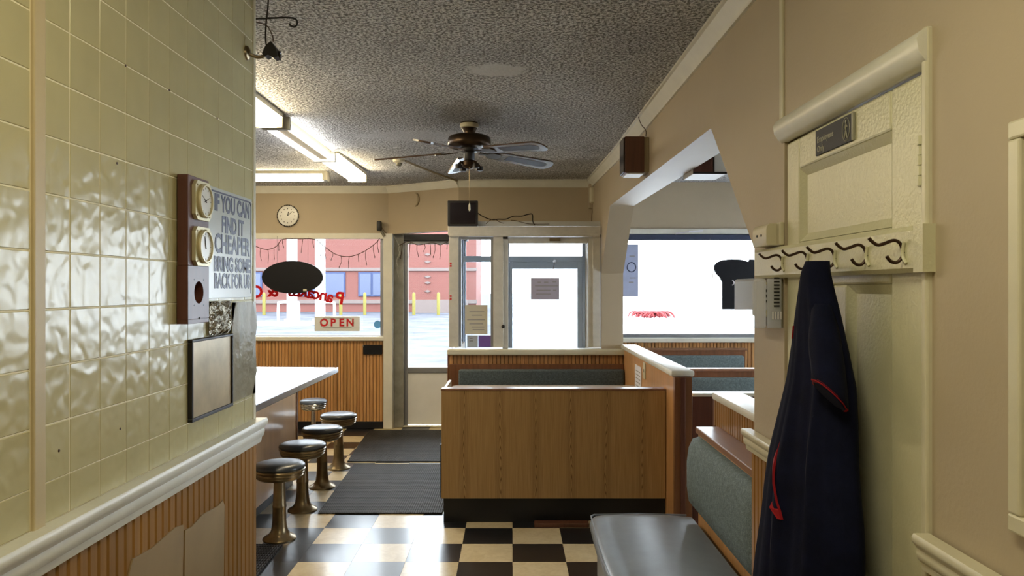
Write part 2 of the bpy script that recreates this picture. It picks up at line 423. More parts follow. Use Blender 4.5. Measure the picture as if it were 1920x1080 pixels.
# shell walls out of the photograph
struct(obj('wall_back', box(B(), -4.6, 4.8, -1.9, -1.8, 0, 2.62), 'wall_beige'))
struct(obj('wall_west', box(B(), -4.6, -4.5, -1.8, 8.9, 0, 2.8), 'wall_beige'))
bm = B(); box(bm, 4.7, 4.8, -1.8, 3.2, 0, 2.8); box(bm, 4.7, 4.8, 3.2, 7.7, 0, .9); box(bm, 4.7, 4.8, 3.2, 7.7, 2.2, 2.8); box(bm, 4.7, 4.8, 7.7, 8.9, 0, 2.8)
struct(obj('wall_east', bm, 'wall_beige'))
w4 = bpy.data.objects.new('window_unseen', None); COL.objects.link(w4); w4.location = (4.7, 5.45, .9); WL[w4] = w4.location.copy(); struct(w4, 'unseen shop window added in the outer side of the side room')  # unseen window, added to bring more daylight into the side room
for (a, b, c, d_) in ((3.2, 7.7, 2.15, 2.2), (3.2, 7.7, .9, .95), (3.2, 3.25, .95, 2.15), (7.65, 7.7, .95, 2.15), (5.43, 5.48, .95, 2.15)): obj('window_frame', box(B(), 4.72, 4.78, a, b, c, d_, .004), 'alu_frame', w4)
obj('pane', box(B(), 4.748, 4.752, 3.24, 7.66, .94, 2.16), 'window_glass', w4)
# hallway wall on the left, with its tiles and wainscot
wl = struct(obj('wall_left', box(B(), XL-.14, XL-.0012, -1.8, YE-.004, 0, 2.62), 'grout'))
TP = .1083
tilem = mesh('wall_tile', box(B(), -.003, .003, -TP/2+.0008, TP/2-.0008, -TP/2+.0014, TP/2-.0014, .0012, 1), 'wall_tile')
tileh = mesh('wall_tile_cut', box(B(), -.003, .003, -TP/2+.0008, TP/2-.0008, -.037, .037, .0012, 1), 'wall_tile')
tiles = tilem.copy(); tiles.materials.clear(); tiles.materials.append(MATS['wall_tile_smooth'])
rows = [(1.192+TP*(k+.5), tilem if k < 6 else tiles) for k in range(13)]+[(1.155, tileh)]
for z, me in rows:
    for k in range(-2, 10): 
        y = 1.495+TP*(k+.5)
        if k == -1: continue
        if k == -2: y = 1.372-TP/2
        link('wall_tile', me, (XL-.003, y, z), wl)
    for k in range(1, 8): link('wall_tile', me, (XL-.003, 1.372-TP*(k+.5), z), wl)
    o = link('wall_tile', me, (XL-.003, 1.4525, z), wl); o.scale = (1, .76, 1)
obj('batten', box(B(), XL-.006, XL+.006, 1.374, 1.409, 1.1, 2.62, .003), 'batten', wl)
obj('corner_bead', box(B(), XL-.006, XL+.004, YE-.022, YE, 1.1, 2.62, .003), 'trim_cream', wl)
# small rust specks where screws were
for (px, py) in ((235, 123), (317, 169), (219, 306), (407, 222), (110, 845), (225, 804)):
    Y = F*.87/(960-px); p = at(px, py, Y); obj('screw_hole', lathe(B(), [(.003, 0), (.0028, .0012), (0, .0015)], (XL+.0002, Y, p.z), 8, ROT_X), 'cable_brown', wl)
def bead_mesh(w, h, t=.012, g=.004):
    w -= .0036
    return prism(B(), [(-w/2, -t/2), (-w/2, t/2-g), (-w/2+g, t/2), (w/2-g, t/2), (w/2, t/2-g), (w/2, -t/2)], 'Z', 0, h)
BW = .0362
bl = bead_mesh(BW, 1.04)
for v in bl.verts: v.co = Vector((v.co.y, v.co.x, v.co.z))
bmesh.ops.recalc_face_normals(bl, faces=bl.faces)
blm = mesh('plank', bl, 'bead_honey')
obj('backing_board', box(B(), XL-.002, XL+.0005, .3, YE-.003, 0, 1.04), 'wood_dark', wl)
k = 0
while True:
    y = YE-.012-BW*(k+.5)
    if y < .3: break
    link('plank', blm, (XL+.004, y, 0), wl); k += 1
def rail_profile(side, x, z0, z1, d):
    h = z1-z0; s = side
    return [(x-s*.004, z0), (x+s*d*.35, z0), (x+s*d*.42, z0+h*.12), (x+s*d*.42, z0+h*.2), (x+s*d*.62, z0+h*.28), (x+s*d*.72, z0+h*.46), (x+s*d*.66, z0+h*.58),
            (x+s*d*.86, z0+h*.7), (x+s*d, z0+h*.78), (x+s*d, z0+h*.92), (x+s*d*.9, z0+h), (x-s*.004, z0+h)]
struct(obj('trim_1', prism(B(), rail_profile(1, XL+.004, 1.035, 1.117, .036), 'Y', .0, YE+.012), 'trim_white', None, 40), 'white moulded chair rail under the wall tiles')
# wall to the right: hallway part with the door, and the long opening with cut-off corners
bm = B(); X2 = 1.02
box(bm, XR, X2, -1.8, 1.50, 0, 2.64); box(bm, XR, X2, 1.50, 2.285, 2.005, 2.64)
prism(bm, [(2.285, 0), (YE, 0), (YE, 1.69), (3.13, 2.215), (6.36, 2.245), (YV, 1.69), (YV, 0), (8.6, 0), (8.6, 2.75), (2.285, 2.75)], 'X', XR, X2)
wr = struct(obj('wall_right', bm, 'wall_beige'))
obj('batten', box(B(), XR-.008, XR+.01, 2.285, 2.31, 2.02, 2.61, .003), 'trim_cream', wr)
rb = bead_mesh(BW, 1.03)
for v in rb.verts: v.co = Vector((-v.co.y, v.co.x, v.co.z))
bmesh.ops.recalc_face_normals(rb, faces=rb.faces)
rbm = mesh('plank', rb, 'bead_honey')
for k in range(7): link('plank', rbm, (XR-.006, 2.312+BW*(k+.5), 0), wr)
for k in range(22): link('plank', rbm, (XR-.006, 1.475-BW*(k+.5), 0), wr)
struct(obj('trim_2', prism(B(), rail_profile(-1, XR-.012, 1.01, 1.08, .03), 'Y', .4, 1.478), 'trim_cream', None, 40), 'cream chair rail beside the panelled door')
struct(obj('trim_3', prism(B(), rail_profile(-1, XR-.012, 1.01, 1.08, .03), 'Y', 2.30, YE+.014), 'trim_cream', None, 40), 'short cream chair rail behind the coat')
# crown moulding
def crown(name, p0, p1, nrm, label, mat='trim_white'):
    bm = B(); n = Vector(nrm).normalized(); prof = [(0, -.075), (.012, -.075), (.016, -.055), (.04, -.03), (.05, -.014), (.062, -.012), (.062, 0), (0, 0)]
    N = 8; rings = []
    for i in range(N+1):
        p = Vector(p0).lerp(Vector(p1), i/N); z = zc(p.y)-.001
        rings.append([Vector((p.x+n.x*d, p.y+n.y*d, z+h)) for d, h in prof])
    loft(bm, rings); return struct(obj(name, bm, mat, None, 40), label)
crown('trim_4', (XR, 2.32, 0), (XR, YU, 0), (-1, 0, 0), 'white crown moulding above the long opening')
# front of the room: window wall, slanted wall over the side door, wall above the vestibule
xp = xat(728, YW)
wtop = 2.155
bm = B(); box(bm, -4.6, xp, YW, YW+.14, 2.16, 2.75); box(bm, -4.6, xat(720, YW), YW, YW+.14, 0, .985)
wf = struct(obj('wall_front', bm, 'wall_beige'))
pts = [(xp, YW), (-.548, YU), (1.0, YU), (1.0, YU+.12), (-.50, YU+.12), (xp+.05, YW+.14)]
struct(obj('wall_over_entrance', prism(B(), pts, 'Z', wtop, 2.75), 'wall_beige'))
crown('trim_5', (-4.5, YW, 0), (xp, YW, 0), (0, -1, 0), 'white crown moulding above the clock wall')
crown('trim_6', (xp, YW, 0), (-.548, YU, 0), (-.6, -.8, 0), 'white crown moulding on the slanted wall')
crown('trim_7', (-.548, YU, 0), (XR, YU, 0), (0, -1, 0), 'white crown moulding above the vestibule')
# wainscot of the window wall (boards only a few pixels wide: one relief)
def bead_run(name, x0, x1, Y, z0, z1, parent, w=BW):
    bm = B(); n = int((x1-x0)/w)
    for k in range(n):
        a = x0+k*w; prism(bm, [(a+.002, Y), (a+.002, Y-.010), (a+.007, Y-.016), (a+w-.007, Y-.016), (a+w-.002, Y-.010), (a+w-.002, Y)], 'Z', z0, z1)
    obj('backing_board', box(B(), x0, x1, Y-.003, Y+.001, z0, z1), 'wood_dark', parent)
    o = raw(name, bm, 'bead_far', parent); o['kind'] = 'stuff'; return o
def bead_far():
    t = NT('bead_far'); v = t.coord((1, 1, 1))
    sp = t.t.nodes.new('ShaderNodeSeparateXYZ'); t.l(v, sp.inputs[0])
    wn = t.n('ShaderNodeTexWhiteNoise', noise_dimensions='1D'); t.l(t.math('FLOOR', t.math('DIVIDE', sp.outputs[0], BW)), wn.inputs['W'])
    n = t.noise(t.coord((50, 50, 3)), 1, 4)
    c = t.ramp(n, [(.3, srgb(178, 128, 78)), (.7, srgb(208, 160, 104))])
    hs = t.n('ShaderNodeHueSaturation', Value=t.math('MULTIPLY_ADD', wn.outputs[0], .4, .8), Color=c); t.base(hs.outputs[0], .4, 0, .5, .1)
bead_far()
bead_run('wainscot', -4.4, xat(720, YW)-.01, YW, .075, .975, wf)
struct(obj('baseboard_front', box(B(), -4.4, xat(724, YW), YW-.02, YW, 0, .078, .004), 'black_base'), 'black baseboard under the window wall')
# post and dirty jamb beside the side door
struct(obj('trim_8', box(B(), xat(720, YW), xat(737, YW), YW-.05, YW+.14, 0, 2.16, .005), 'trim_white'), 'white post between big window and side door')
struct(obj('trim_9', box(B(), xat(737, YW)+.002, xat(757, 8.5), 8.49, 8.62, 0, 2.16, .004), 'plaster_dirty'), 'grey stained plaster jamb of the side door')
struct(obj('trim_10', box(B(), xat(757, 8.5)-.1, -.5, 8.5, 8.7, 2.09, 2.16), 'black_metal'), 'dark lintel over the side door')

def window(name, x0, x1, Y, z0, z1, fw, label, mat='alu_frame', dep=.06, pane_y=.03):
    w = bpy.data.objects.new(name, None); COL.objects.link(w); w.location = ((x0+x1)/2, Y, z0); WL[w] = w.location.copy(); struct(w, label)
    for (a, b, c, d) in ((x0, x1, z1-fw, z1), (x0, x1, z0, z0+fw), (x0, x0+fw, z0+fw, z1-fw), (x1-fw, x1, z0+fw, z1-fw)):
        obj('window_frame', box(B(), a, b, Y, Y+dep, c, d, .004), mat, w)
    obj('pane', box(B(), x0+fw*.7, x1-fw*.7, Y+pane_y, Y+pane_y+.005, z0+fw*.7, z1-fw*.7), 'window_glass', w)
    return w
w1 = window('window_1', -4.4, xat(720, YW), YW+.02, .985, 2.16, .045, 'wide aluminium shop window above the counter wainscot')
struct(obj('trim_11', box(B(), -4.4, xat(723, YW), YW-.05, YW+.02, .972, 1.02, .01), 'trim_white'), 'white sill of the wide shop window')
struct(obj('trim_12', box(B(), -4.4, xat(722, YW), YW-.02, YW+.02, 2.1, 2.165, .006), 'trim_white'), 'white head casing of the wide shop window')
# side door
Yd = 8.55; d = bpy.data.objects.new('door_1', None); COL.objects.link(d); d.location = (-.9, Yd, 0); WL[d] = d.location.copy(); struct(d, 'glazed side door with white lower panel')
dx0, dx1 = xat(757, Yd), -.52
obj('stile', box(B(), dx0, dx0+.045, Yd, Yd+.05, .01, 2.09, .004), 'alu_frame', d); obj('stile', box(B(), dx1-.045, dx1, Yd, Yd+.05, .01, 2.09, .004), 'alu_frame', d)
obj('rail', box(B(), dx0+.045, dx1-.045, Yd-.008, Yd+.05, .60, .665, .008), 'alu_frame', d); obj('rail', box(B(), dx0+.045, dx1-.045, Yd, Yd+.05, 2.05, 2.09, .004), 'alu_frame', d)
obj('lower_panel', box(B(), dx0+.045, dx1-.045, Yd+.008, Yd+.04, .02, .60, .004), 'white_panel', d)
obj('pane', box(B(), dx0+.04, dx1-.04, Yd+.02, Yd+.026, .66, 2.06), 'window_glass', d)
obj('threshold', box(B(), dx0, dx1, Yd-.06, Yd+.05, 0, .012, .003), 'trim_cream', d)
# vestibule: screen, roof and outer storefront
vx0, vx1 = xat(842, YV), XR
zs = 1.0; zt = 2.125
bm = B(); box(bm, vx0, 1.02, YV-.0, YV+.08, 0, zs-.04); box(bm, vx0, vx0+.05, YV, 8.5, 0, zs-.04); wv = struct(obj('wall_vestibule', bm, 'wall_beige'))
bead_run('wainscot', vx0+.002, 1.018, YV, .05, zs-.05, wv)
obj('end_board', box(B(), vx0-.014, vx0, YV-.014, YV+.09, 0, zs-.045, .003), 'wood_brown', wv)
struct(obj('trim_13', box(B(), vx0-.012, 1.035, YV-.075, YV+.09, zs-.055, zs, .012), 'trim_cream'), 'cream sill shelf behind the far booth')
w2 = bpy.data.objects.new('window_2', None); COL.objects.link(w2); w2.location = (0, YV, zs); WL[w2] = w2.location.copy(); struct(w2, 'glazed vestibule screen with inner door')
def member(n, px0, px1, py0, py1, y0, y1, Y=YV, m='vest_frame', bev=.005, par=None):
    return obj(n, box(B(), xat(px0, Y), xat(px1, Y), y0, y1, zat(py1, Y), zat(py0, Y), bev), m, par or w2)
member('post', 842, 860, 441, 651, YV-.01, YV+.08); member('mullion', 925, 944, 441, 651, YV-.015, YV+.08); member('post', 1111, 1126, 441, 651, YV-.01, YV+.08)
member('head', 840, 1126, 425, 441, YV-.03, YV+.1); member('head_bead', 842, 1124, 439, 444, YV-.035, YV-.01)
for e in ((860, 865, 444, 650), (920, 925, 444, 650), (865, 920, 444, 449)): member('glazing_bead', *e, YV+.005, YV+.04, m='alu_frame', bev=.002)
obj('pane', box(B(), xat(862, YV), xat(923, YV), YV+.03, YV+.036, zs, zat(446, YV)), 'window_glass', w2)
idr = obj('inner_door', box(B(), xat(942, YV), xat(953, YV), YV+.01, YV+.055, .03+zs-.03, zat(444, YV), .004), 'vest_frame', w2)
member('door_stile', 1103, 1113, 444, 651, YV+.01, YV+.055, par=idr); member('door_rail', 953, 1103, 444, 456, YV+.01, YV+.055, par=idr)
obj('pane', box(B(), xat(951, YV), xat(1105, YV), YV+.03, YV+.036, zs, zat(454, YV)), 'window_glass', idr)
obj('closer_arm', box(B(), xat(1030, YV), xat(1051, YV), YV-.008, YV+.012, zat(452, YV), zat(447, YV), .004), 'bronze', idr)
obj('lock', lathe(B(), [(.017, 0), (.017, .01), (.01, .016), (0, .016)], (xat(943.5, YV), YV-.014, zat(612, YV)), 16, ROT_NY), 'black_metal', w2)
obj('hinge', box(B(), xat(943, YV), xat(952, YV), YV-.018, YV+.01, zat(448, YV), zat(444, YV), .002), 'black_metal', w2)
for py in (494, 498.5, 555, 560): obj('red_mark', box(B(), xat(843.5, YV), xat(847, YV), YV-.012, YV-.009, zat(py+2, YV), zat(py-1.5, YV)), 'print_red', w2)
struct(obj('vestibule_roof', box(B(), vx0, XR, YV+.08, 8.6, zt+.005, zt+.05), 'wall_white'))
obj('side_pane', box(B(), vx0+.02, vx0+.026, YV+.08, 8.5, zs-.04, zt), 'window_glass', w2)
Yo = 8.5
d2 = bpy.data.objects.new('door_2', None); COL.objects.link(d2); d2.location = (.2, Yo, 0); WL[d2] = d2.location.copy(); struct(d2, 'outer storefront of the vestibule with glazed door')
def om(n, px0, px1, z0, z1, dy=0): return obj(n, box(B(), xat(px0, Yo), xat(px1, Yo), Yo+dy, Yo+.06+dy, z0, z1, .004), 'storefront_frame', d2)
om('post', 858, 869, 0, 2.12); om('post', 948, 955, 0, 2.12); om('post', 1092, 1108, 0, 2.12)
om('transom', 869, 948, zat(491, Yo), zat(480, Yo)); om('transom', 955, 1092, zat(491, Yo), zat(480, Yo)); om('sill_rail', 869, 948, .02, .5)
om('door_stile', 955, 961, 0, zat(491, Yo), .005); om('door_stile', 1083, 1092, 0, zat(491, Yo), .005); om('door_rail', 961, 1083, zat(504, Yo), zat(491, Yo), .005); om('door_rail', 961, 1083, .01, .25, .005)
obj('pane', box(B(), xat(869, Yo), xat(948, Yo), Yo+.03, Yo+.035, .5, 2.12), 'window_glass', d2); obj('pane', box(B(), xat(955, Yo), xat(1092, Yo), Yo+.03, Yo+.035, .25, 2.12), 'window_glass', d2)
# side room window wall
bm = B(); box(bm, X2, 4.7, YR, YR+.14, 0, 1.02); box(bm, X2, 4.7, YR, YR+.14, 2.17, 2.75); box(bm, 4.2, 4.7, YR, YR+.14, 1.02, 2.17)
wsr = struct(obj('wall_side_room', bm, 'wall_beige'))
bead_run('wainscot', 1.03, 4.2, YR, .05, 1.0, wsr)
w3 = window('window_3', X2, 4.2, YR+.02, 1.02, 2.14, .05, 'wide shop window of the side room')
struct(obj('trim_14', box(B(), X2, 4.25, YR-.06, YR+.02, .985, 1.035, .01), 'trim_white'), 'white sill of the side room window')
struct(obj('trim_15', box(B(), X2, 4.25, YR-.03, YR+.02, 2.125, 2.18, .006), 'trim_white'), 'white head casing of the side room window')
struct(obj('trim_16', box(B(), X2, 4.2, YR-.015, YR+.02, 2.06, 2.12, .004), 'navy_housing'), 'dark roller housing over the side room window')
tb_ = thing('torn_tape', 'strip of white tape peeling off the side room window head', 'tape', (xat(1290, YR), YR-.04, 2.13)); 
obj('tape_strip', loft(B(), [[at(1266, 440, YR-.035), at(1267, 437, YR-.035), at(1267, 437, YR-.037), at(1266, 440, YR-.037)], [at(1292, 436, YR-.07), at(1292, 433, YR-.07), at(1292, 433, YR-.072), at(1292, 436, YR-.072)], [at(1318, 434, YR-.035), at(1318, 431, YR-.035), at(1318, 431, YR-.037), at(1318, 434, YR-.037)]]), 'paper_white', tb_)
# half walls under the opening
def half_wall(y0, y1, name, label):
    o = obj(name, box(B(), X2, X2+.1, y0, y1, 0, 1.0), 'wood_honey'); struct(o, label)
    obj('cap', box(B(), X2-.022, X2+.125, y0-.02, y1+.0, 1.0, 1.04, .012), 'trim_white', o, 40)
    return o
h1 = half_wall(4.78, YV, 'wall_half_far', 'low wooden wall with white cap behind the oak booth')
obj('end_post', box(B(), X2-.004, X2+.104, 4.735, 4.78, 0, 1.0, .003), 'wood_brown', h1); obj('end_strip', box(B(), X2+.03, X2+.06, 4.727, 4.736, 0, 1.0, .003), 'wood_red', h1)
h2 = half_wall(YE+.005, 3.80, 'wall_half_near', 'low beadboard wall with white cap behind the near bench')
obj('end_post', box(B(), X2-.004, X2+.104, 3.80, 3.845, 0, 1.0, .003), 'wood_red', h2)
hb = bead_mesh(BW, .125)
for v in hb.verts: v.co = Vector((-v.co.y, v.co.x, v.co.z))
bmesh.ops.recalc_face_normals(hb, faces=hb.faces)
hbm = mesh('plank', hb, 'bead_honey')
for k in range(33): link('plank', hbm, (X2-.006, 3.795-BW*(k+.5), .875), h2)
# notices on the far low wall
p = obj('paper_notice', box(B(), X2-.004, X2-.002, 5.98, 6.28, .70, .93), 'paper_white'); tag(p, 'white paper notice taped to the low wall beside the booth table', 'notice')
for k in range(6): obj('printed_line', box(B(), X2-.0046, X2-.004, 6.02, 6.24, .73+.03*k, .738+.03*k), 'print_grey', p)
p = obj('switch_plate', box(B(), X2-.008, X2-.001, 5.78, 5.87, .86, .985, .003), 'cream_plastic'); tag(p, 'cream switch plate on the low wall beside the paper notice', 'switch')
obj('toggle', box(B(), X2-.016, X2-.008, 5.815, 5.835, .91, .935, .003), 'cream_plastic', p)

# ------------------------------------------------------------ panelled door in the hallway
Y0, Y1 = 1.50, 2.285
dr = bpy.data.objects.new('door_3', None); COL.objects.link(dr); dr.location = (XR, (Y0+Y1)/2, 0); WL[dr] = dr.location.copy(); struct(dr, 'cream painted panelled door behind the coat rack')
xs = XR+.006
def dbox(n, y0, y1, z0, z1, x0=xs, x1=xs+.04, bev=.006, m='door_cream', par=None): return obj(n, box(B(), x0, x1, y0, y1, z0, z1, bev), m, par or dr)
st = .125
dbox('stile', Y0+.006, Y0+st+.03, .01, 1.99); dbox('stile', Y1-.10, Y1-.003, .01, 1.99)
dbox('rail', Y0+st+.03, Y1-.10, 1.90, 1.99); dbox('rail', Y0+st+.03, Y1-.10, 1.565, 1.69); dbox('rail', Y0+st+.03, Y1-.10, .01, .22); dbox('rail', Y0+st+.03, Y1-.10, .70, .86)
dbox('mullion', 1.876, 1.955, .22, .70); dbox('mullion', 1.876, 1.955, .86, 1.565)
ya, yb = Y0+st+.03, Y1-.10
def panel(y0, y1, z0, z1):
    bm = B(); x = xs+.016; i = .022
    a = [(xs+.002, y0, z0), (xs+.002, y1, z0), (xs+.002, y1, z1), (xs+.002, y0, z1)]; b = [(x, y0+i, z0+i), (x, y1-i, z0+i), (x, y1-i, z1-i), (x, y0+i, z1-i)]; c = [(xs+.03, q[1], q[2]) for q in a]
    loft(bm, [c, a, b]); return obj('door_panel', bm, 'door_cream', dr)
panel(ya, yb, 1.69, 1.90)
panel(ya, 1.876, .86, 1.565); panel(1.955, yb, .86, 1.565); panel(ya, 1.876, .22, .70); panel(1.955, yb, .22, .70)
for zz in (1.76, .35):
    h = obj('hinge', box(B(), XR-.004, xs+.004, Y0+.004, Y0+.03, zz, zz+.1, .002), 'door_cream', dr)
    for k in range(5): obj('knuckle', tube(B(), [(XR-.008, Y0+.006, zz+.001+.02*k), (XR-.008, Y0+.006, zz+.0185+.02*k)], .007 if k % 2 else .0085, 10), 'door_cream', h)
struct(obj('trim_17', prism(B(), [(XR+.01, 1.995), (XR-.004, 1.995), (XR-.014, 2.004), (XR-.026, 2.02), (XR-.03, 2.045), (XR-.022, 2.06), (XR-.006, 2.068), (XR+.01, 2.068)], 'Y', 1.483, 2.30), 'trim_white', None, 60), 'rounded white head casing over the panelled door')
struct(obj('trim_18', box(B(), XR-.012, XR+.02, 1.482, 1.502, 0, 2.07, .005), 'trim_cream'), 'narrow cream side casing of the panelled door')
# sign on the door
sx = xs-.001
sg = thing('door_sign', 'black plastic Employees Only sign on the cream door', 'sign', (sx, 1.94, 1.913))
sy0, sy1, sz0, sz1 = 1.83, 2.055, 1.913, 1.981
obj('plate', box(B(), sx-.004, sx, sy0, sy1, sz0, sz1, .0015), 'black_gloss', sg)
obj('edge_strip', box(B(), sx-.006, sx, sy0-.004, sy0+.004, sz0, sz1, .001), 'print_cream', sg)
for s_, z_ in (('Employees', 1.953), ('Only', 1.928)): obj('lettering', text(B(), s_, .024, (sx-.0045, sy1-.012, z_), (0, -1, 0), (0, 0, 1), .0004, 'LEFT'), 'print_cream', sg)
bm = B(); cy = 1.866; zz_ = 1.947
tube(bm, [(sx-.0046, cy+.02*math.cos(t*PI/10), zz_+.029*math.sin(t*PI/10)) for t in range(21)], .0009, 5)
lathe(bm, [(.004, 0), (.004, .001)], (sx-.0045, cy, zz_+.02), 10, ROT_NX)
for q in (((0, .015), (0, -.002)), ((0, -.002), (.008, -.021)), ((0, -.002), (-.007, -.022)), ((.009, 0), (0, .012)), ((-.009, .004), (0, .012))):
    tube(bm, [(sx-.0046, cy+q[0][0], zz_+q[0][1]), (sx-.0046, cy+q[1][0], zz_+q[1][1])], .0017, 5)
obj('emblem', bm, 'print_cream', sg)

# ------------------------------------------------------------ coat rack, hooks and coat
rk = thing('coat_rack', 'cream painted hook board with five wire hooks across the door', 'coat rack', (XR, 2.0, 1.585))
RX = XR-.022
obj('board', prism(B(), [(XR+.004, 1.588), (RX+.008, 1.588), (RX, 1.597), (RX, 1.672), (RX+.008, 1.682), (XR+.004, 1.682)], 'Y', 1.492, 2.50), 'door_cream', rk)
obj('end_block', prism(B(), [(1.47, 1.588), (1.505, 1.588), (1.505, 1.682), (1.47, 1.682)], 'X', RX-.003, XR+.004), 'door_cream', rk)
for hy in (1.545, 1.705, 1.872, 2.045, 2.235):
    hk = obj('hook', tube(B(), smooth_path([(RX-.001, hy, 1.628), (RX-.008, hy+.002, 1.648), (RX-.02, hy+.004, 1.654), (RX-.04, hy+.006, 1.647), (RX-.052, hy+.006, 1.645), (RX-.064, hy+.006, 1.653), (RX-.069, hy+.006, 1.659)], 5), .0036, 8), 'hook_metal', rk, 60)
    obj('lower_prong', tube(B(), smooth_path([(RX-.001, hy, 1.64), (RX-.004, hy+.001, 1.62), (RX-.014, hy+.003, 1.609), (RX-.026, hy+.004, 1.612), (RX-.034, hy+.004, 1.622)], 5), .0036, 8), 'hook_metal', hk, 60)
    obj('screw_plate', tube(B(), smooth_path([(RX-.001, hy-.012, 1.606), (RX-.003, hy-.002, 1.618), (RX-.003, hy, 1.634), (RX-.002, hy-.004, 1.65)], 4), .0042, 6), 'door_cream', hk, 60)
ct = thing('hanging_coat', 'dark navy coat with red lining hung on the hook board', 'coat', (XR-.08, 1.87, .5))
#   z, y of far edge, y of near edge, depth off the door
lv = [(1.622, 1.868, 1.812, .055, .052), (1.60, 1.882, 1.808, .064, .05), (1.56, 1.90, 1.80, .075, .042), (1.50, 1.925, 1.775, .088, .032), (1.42, 1.955, 1.745, .10, .022), (1.33, 1.99, 1.715, .115, .012), (1.24, 2.02, 1.695, .128, .012),
      (1.14, 2.05, 1.675, .142, .012), (1.04, 2.075, 1.655, .152, .012), (.92, 2.10, 1.638, .16, .012), (.78, 2.125, 1.625, .166, .012), (.62, 2.14, 1.615, .168, .012), (.45, 2.145, 1.61, .165, .012)]
def coat_ring(z, yf, yn, dep, back, n=72):
    out = []; f = min(1, max(0, (1.6-z)/.5))
    for k in range(n):
        a = 2*PI*k/n; c, s_ = math.cos(a), math.sin(a); yc = (yf+yn)/2; hw = (yf-yn)/2
        s2 = math.copysign(abs(s_)**.75, s_); r = 1
        if s_ < 0: r = 1+f*(.16*math.sin(9*a+.8+1.3*z)+.09*math.sin(17*a+2.5*z)+.07*math.sin(5*a-2*z))
        mid = dep*.45
        x = XR-back-mid + (s2*(dep-mid)*r if s_ < 0 else s2*mid*.95)
        out.append(Vector((x, yc-c*hw*(1+.03*f*math.sin(5*z*4+a)), z)))
    return out
def interp(z):
    for A, C in zip(lv, lv[1:]):
        if A[0] >= z >= C[0]:
            t = (A[0]-z)/(A[0]-C[0]); t = t; return [A[i]+(C[i]-A[i])*t for i in range(5)]
    return list(lv[-1] if z < lv[-1][0] else lv[0])
zz = [1.622-(1.622-.45)*(i/44) for i in range(45)]
obj('coat_body', loft(B(), [coat_ring(*interp(z)) for z in zz]), 'coat_navy', ct, True)
def coat_pt(z, t, off=.004):
    """point on the outer cloth: t 0 far edge .. 1 near edge"""
    r = interp(z); a = PI+PI*(1-t); n = 72
    rr = coat_ring(*r, n=720); k = int(720*(.5+.5*t)) % 720; p = rr[k]; c = Vector((XR, (r[1]+r[2])/2, z)); return p+(p-c).normalized()*off
# collar flap, sleeve, red lining strips and button
def strip(bm, pts_l, pts_r, th=.006):
    rings = []
    for l, r in zip(pts_l, pts_r):
        rings.append([l, r, r+Vector((th, 0, 0)), l+Vector((th, 0, 0))])
    return loft(bm, rings)
sl = []
for i in range(13):
    t = i/12; z = 1.52-.20*t; c = Vector((XR-.085-.03*t, 1.80-.115*t, z)); r = .022+.018*math.sin(min(1, t*1.6)*PI/2)
    sl.append([c+Vector((r*.9*math.cos(2*PI*k/20)*(1+.08*math.sin(3*k+5*t)), r*1.15*math.sin(2*PI*k/20), -.9*r*math.cos(2*PI*k/20)*t+.6*r*math.sin(2*PI*k/20)*t*0)) for k in range(20)])
sv = obj('sleeve', loft(B(), sl), 'coat_navy', ct, True)
e = sl[-1]; ce = sum(e, Vector())/20
obj('red_cuff_lining', loft(B(), [[ce+(p-ce)*.97+Vector((0, 0, .003)) for p in e], [ce+(p-ce)*.99+Vector((-.001, 0, -.002)) for p in e], [ce+(p-ce)*.9+Vector((-.001, 0, -.003)) for p in e]]), 'coat_red', sv, 40)
obj('sleeve_inside', loft(B(), [[ce+(p-ce)*.86+Vector((.0, -.004, .004)) for p in e], [ce+(p-ce)*.86+Vector((-.003, -.004, -.0035)) for p in e]]), 'coat_navy', sv, 40)
zl = [1.20-.02*i for i in range(11)]
obj('red_pocket_lining', strip(B(), [coat_pt(z, .46+.09*(1.2-z)/.2-.10*math.sin(PI*(1.2-z)/.2), .006) for z in zl], [coat_pt(z, .465+.095*(1.2-z)/.2, .006) for z in zl]), 'coat_red', ct)
zl = [1.462, 1.452, 1.44, 1.43]
obj('red_shoulder_patch', strip(B(), [coat_pt(z, .12, .004) for z in zl], [coat_pt(z, .32, .004) for z in zl]), 'coat_red', ct)
obj('button', lathe(B(), [(.007, 0), (.007, .002), (.005, .004), (0, .004)], coat_pt(1.10, .68, .004), 14, ROT_NX), 'bronze', ct)

# ------------------------------------------------------------ devices beside the door
th = thing('thermostat', 'beige thermostat in a clear locking cover beside the coat hooks', 'thermostat', (XR, 2.4, 1.444))
obj('back_plate', box(B(), XR-.006, XR, 2.295, 2.49, 1.436, 1.585, .003), 'grey_plastic', th)
bd = obj('body', box(B(), XR-.045, XR-.006, 2.33, 2.455, 1.468, 1.575, .005), 'cream_plastic', th)
obj('label_plate', box(B(), XR-.0445, XR-.02, 2.327, 2.331, 1.49, 1.565, .001), 'paper_white', bd)
for k in range(3): obj('button', box(B(), XR-.042, XR-.034, 2.324, 2.33, 1.512+.016*k, 1.521+.016*k, .002), 'black_gloss', bd)
cv = obj('clear_cover', box(B(), XR-.088, XR-.048, 2.30, 2.505, 1.434, 1.586, .008), 'clear_plastic', th)
for k in range(9): obj('vent_slat', box(B(), XR-.028, XR-.012, 2.293, 2.297, 1.50+.0105*k, 1.505+.0105*k), 'print_black', th)
for k in range(4): obj('vent_hole', box(B(), XR-.034+.008*k, XR-.030+.008*k, 2.293, 2.297, 1.462, 1.486), 'paper_white', th)
obj('cover_side', box(B(), XR-.048, XR, 2.297, 2.30, 1.436, 1.585, .001), 'clear_plastic', th)
ch = thing('door_chime', 'small rounded beige chime box above the thermostat', 'chime', (XR, 2.4, 1.686))
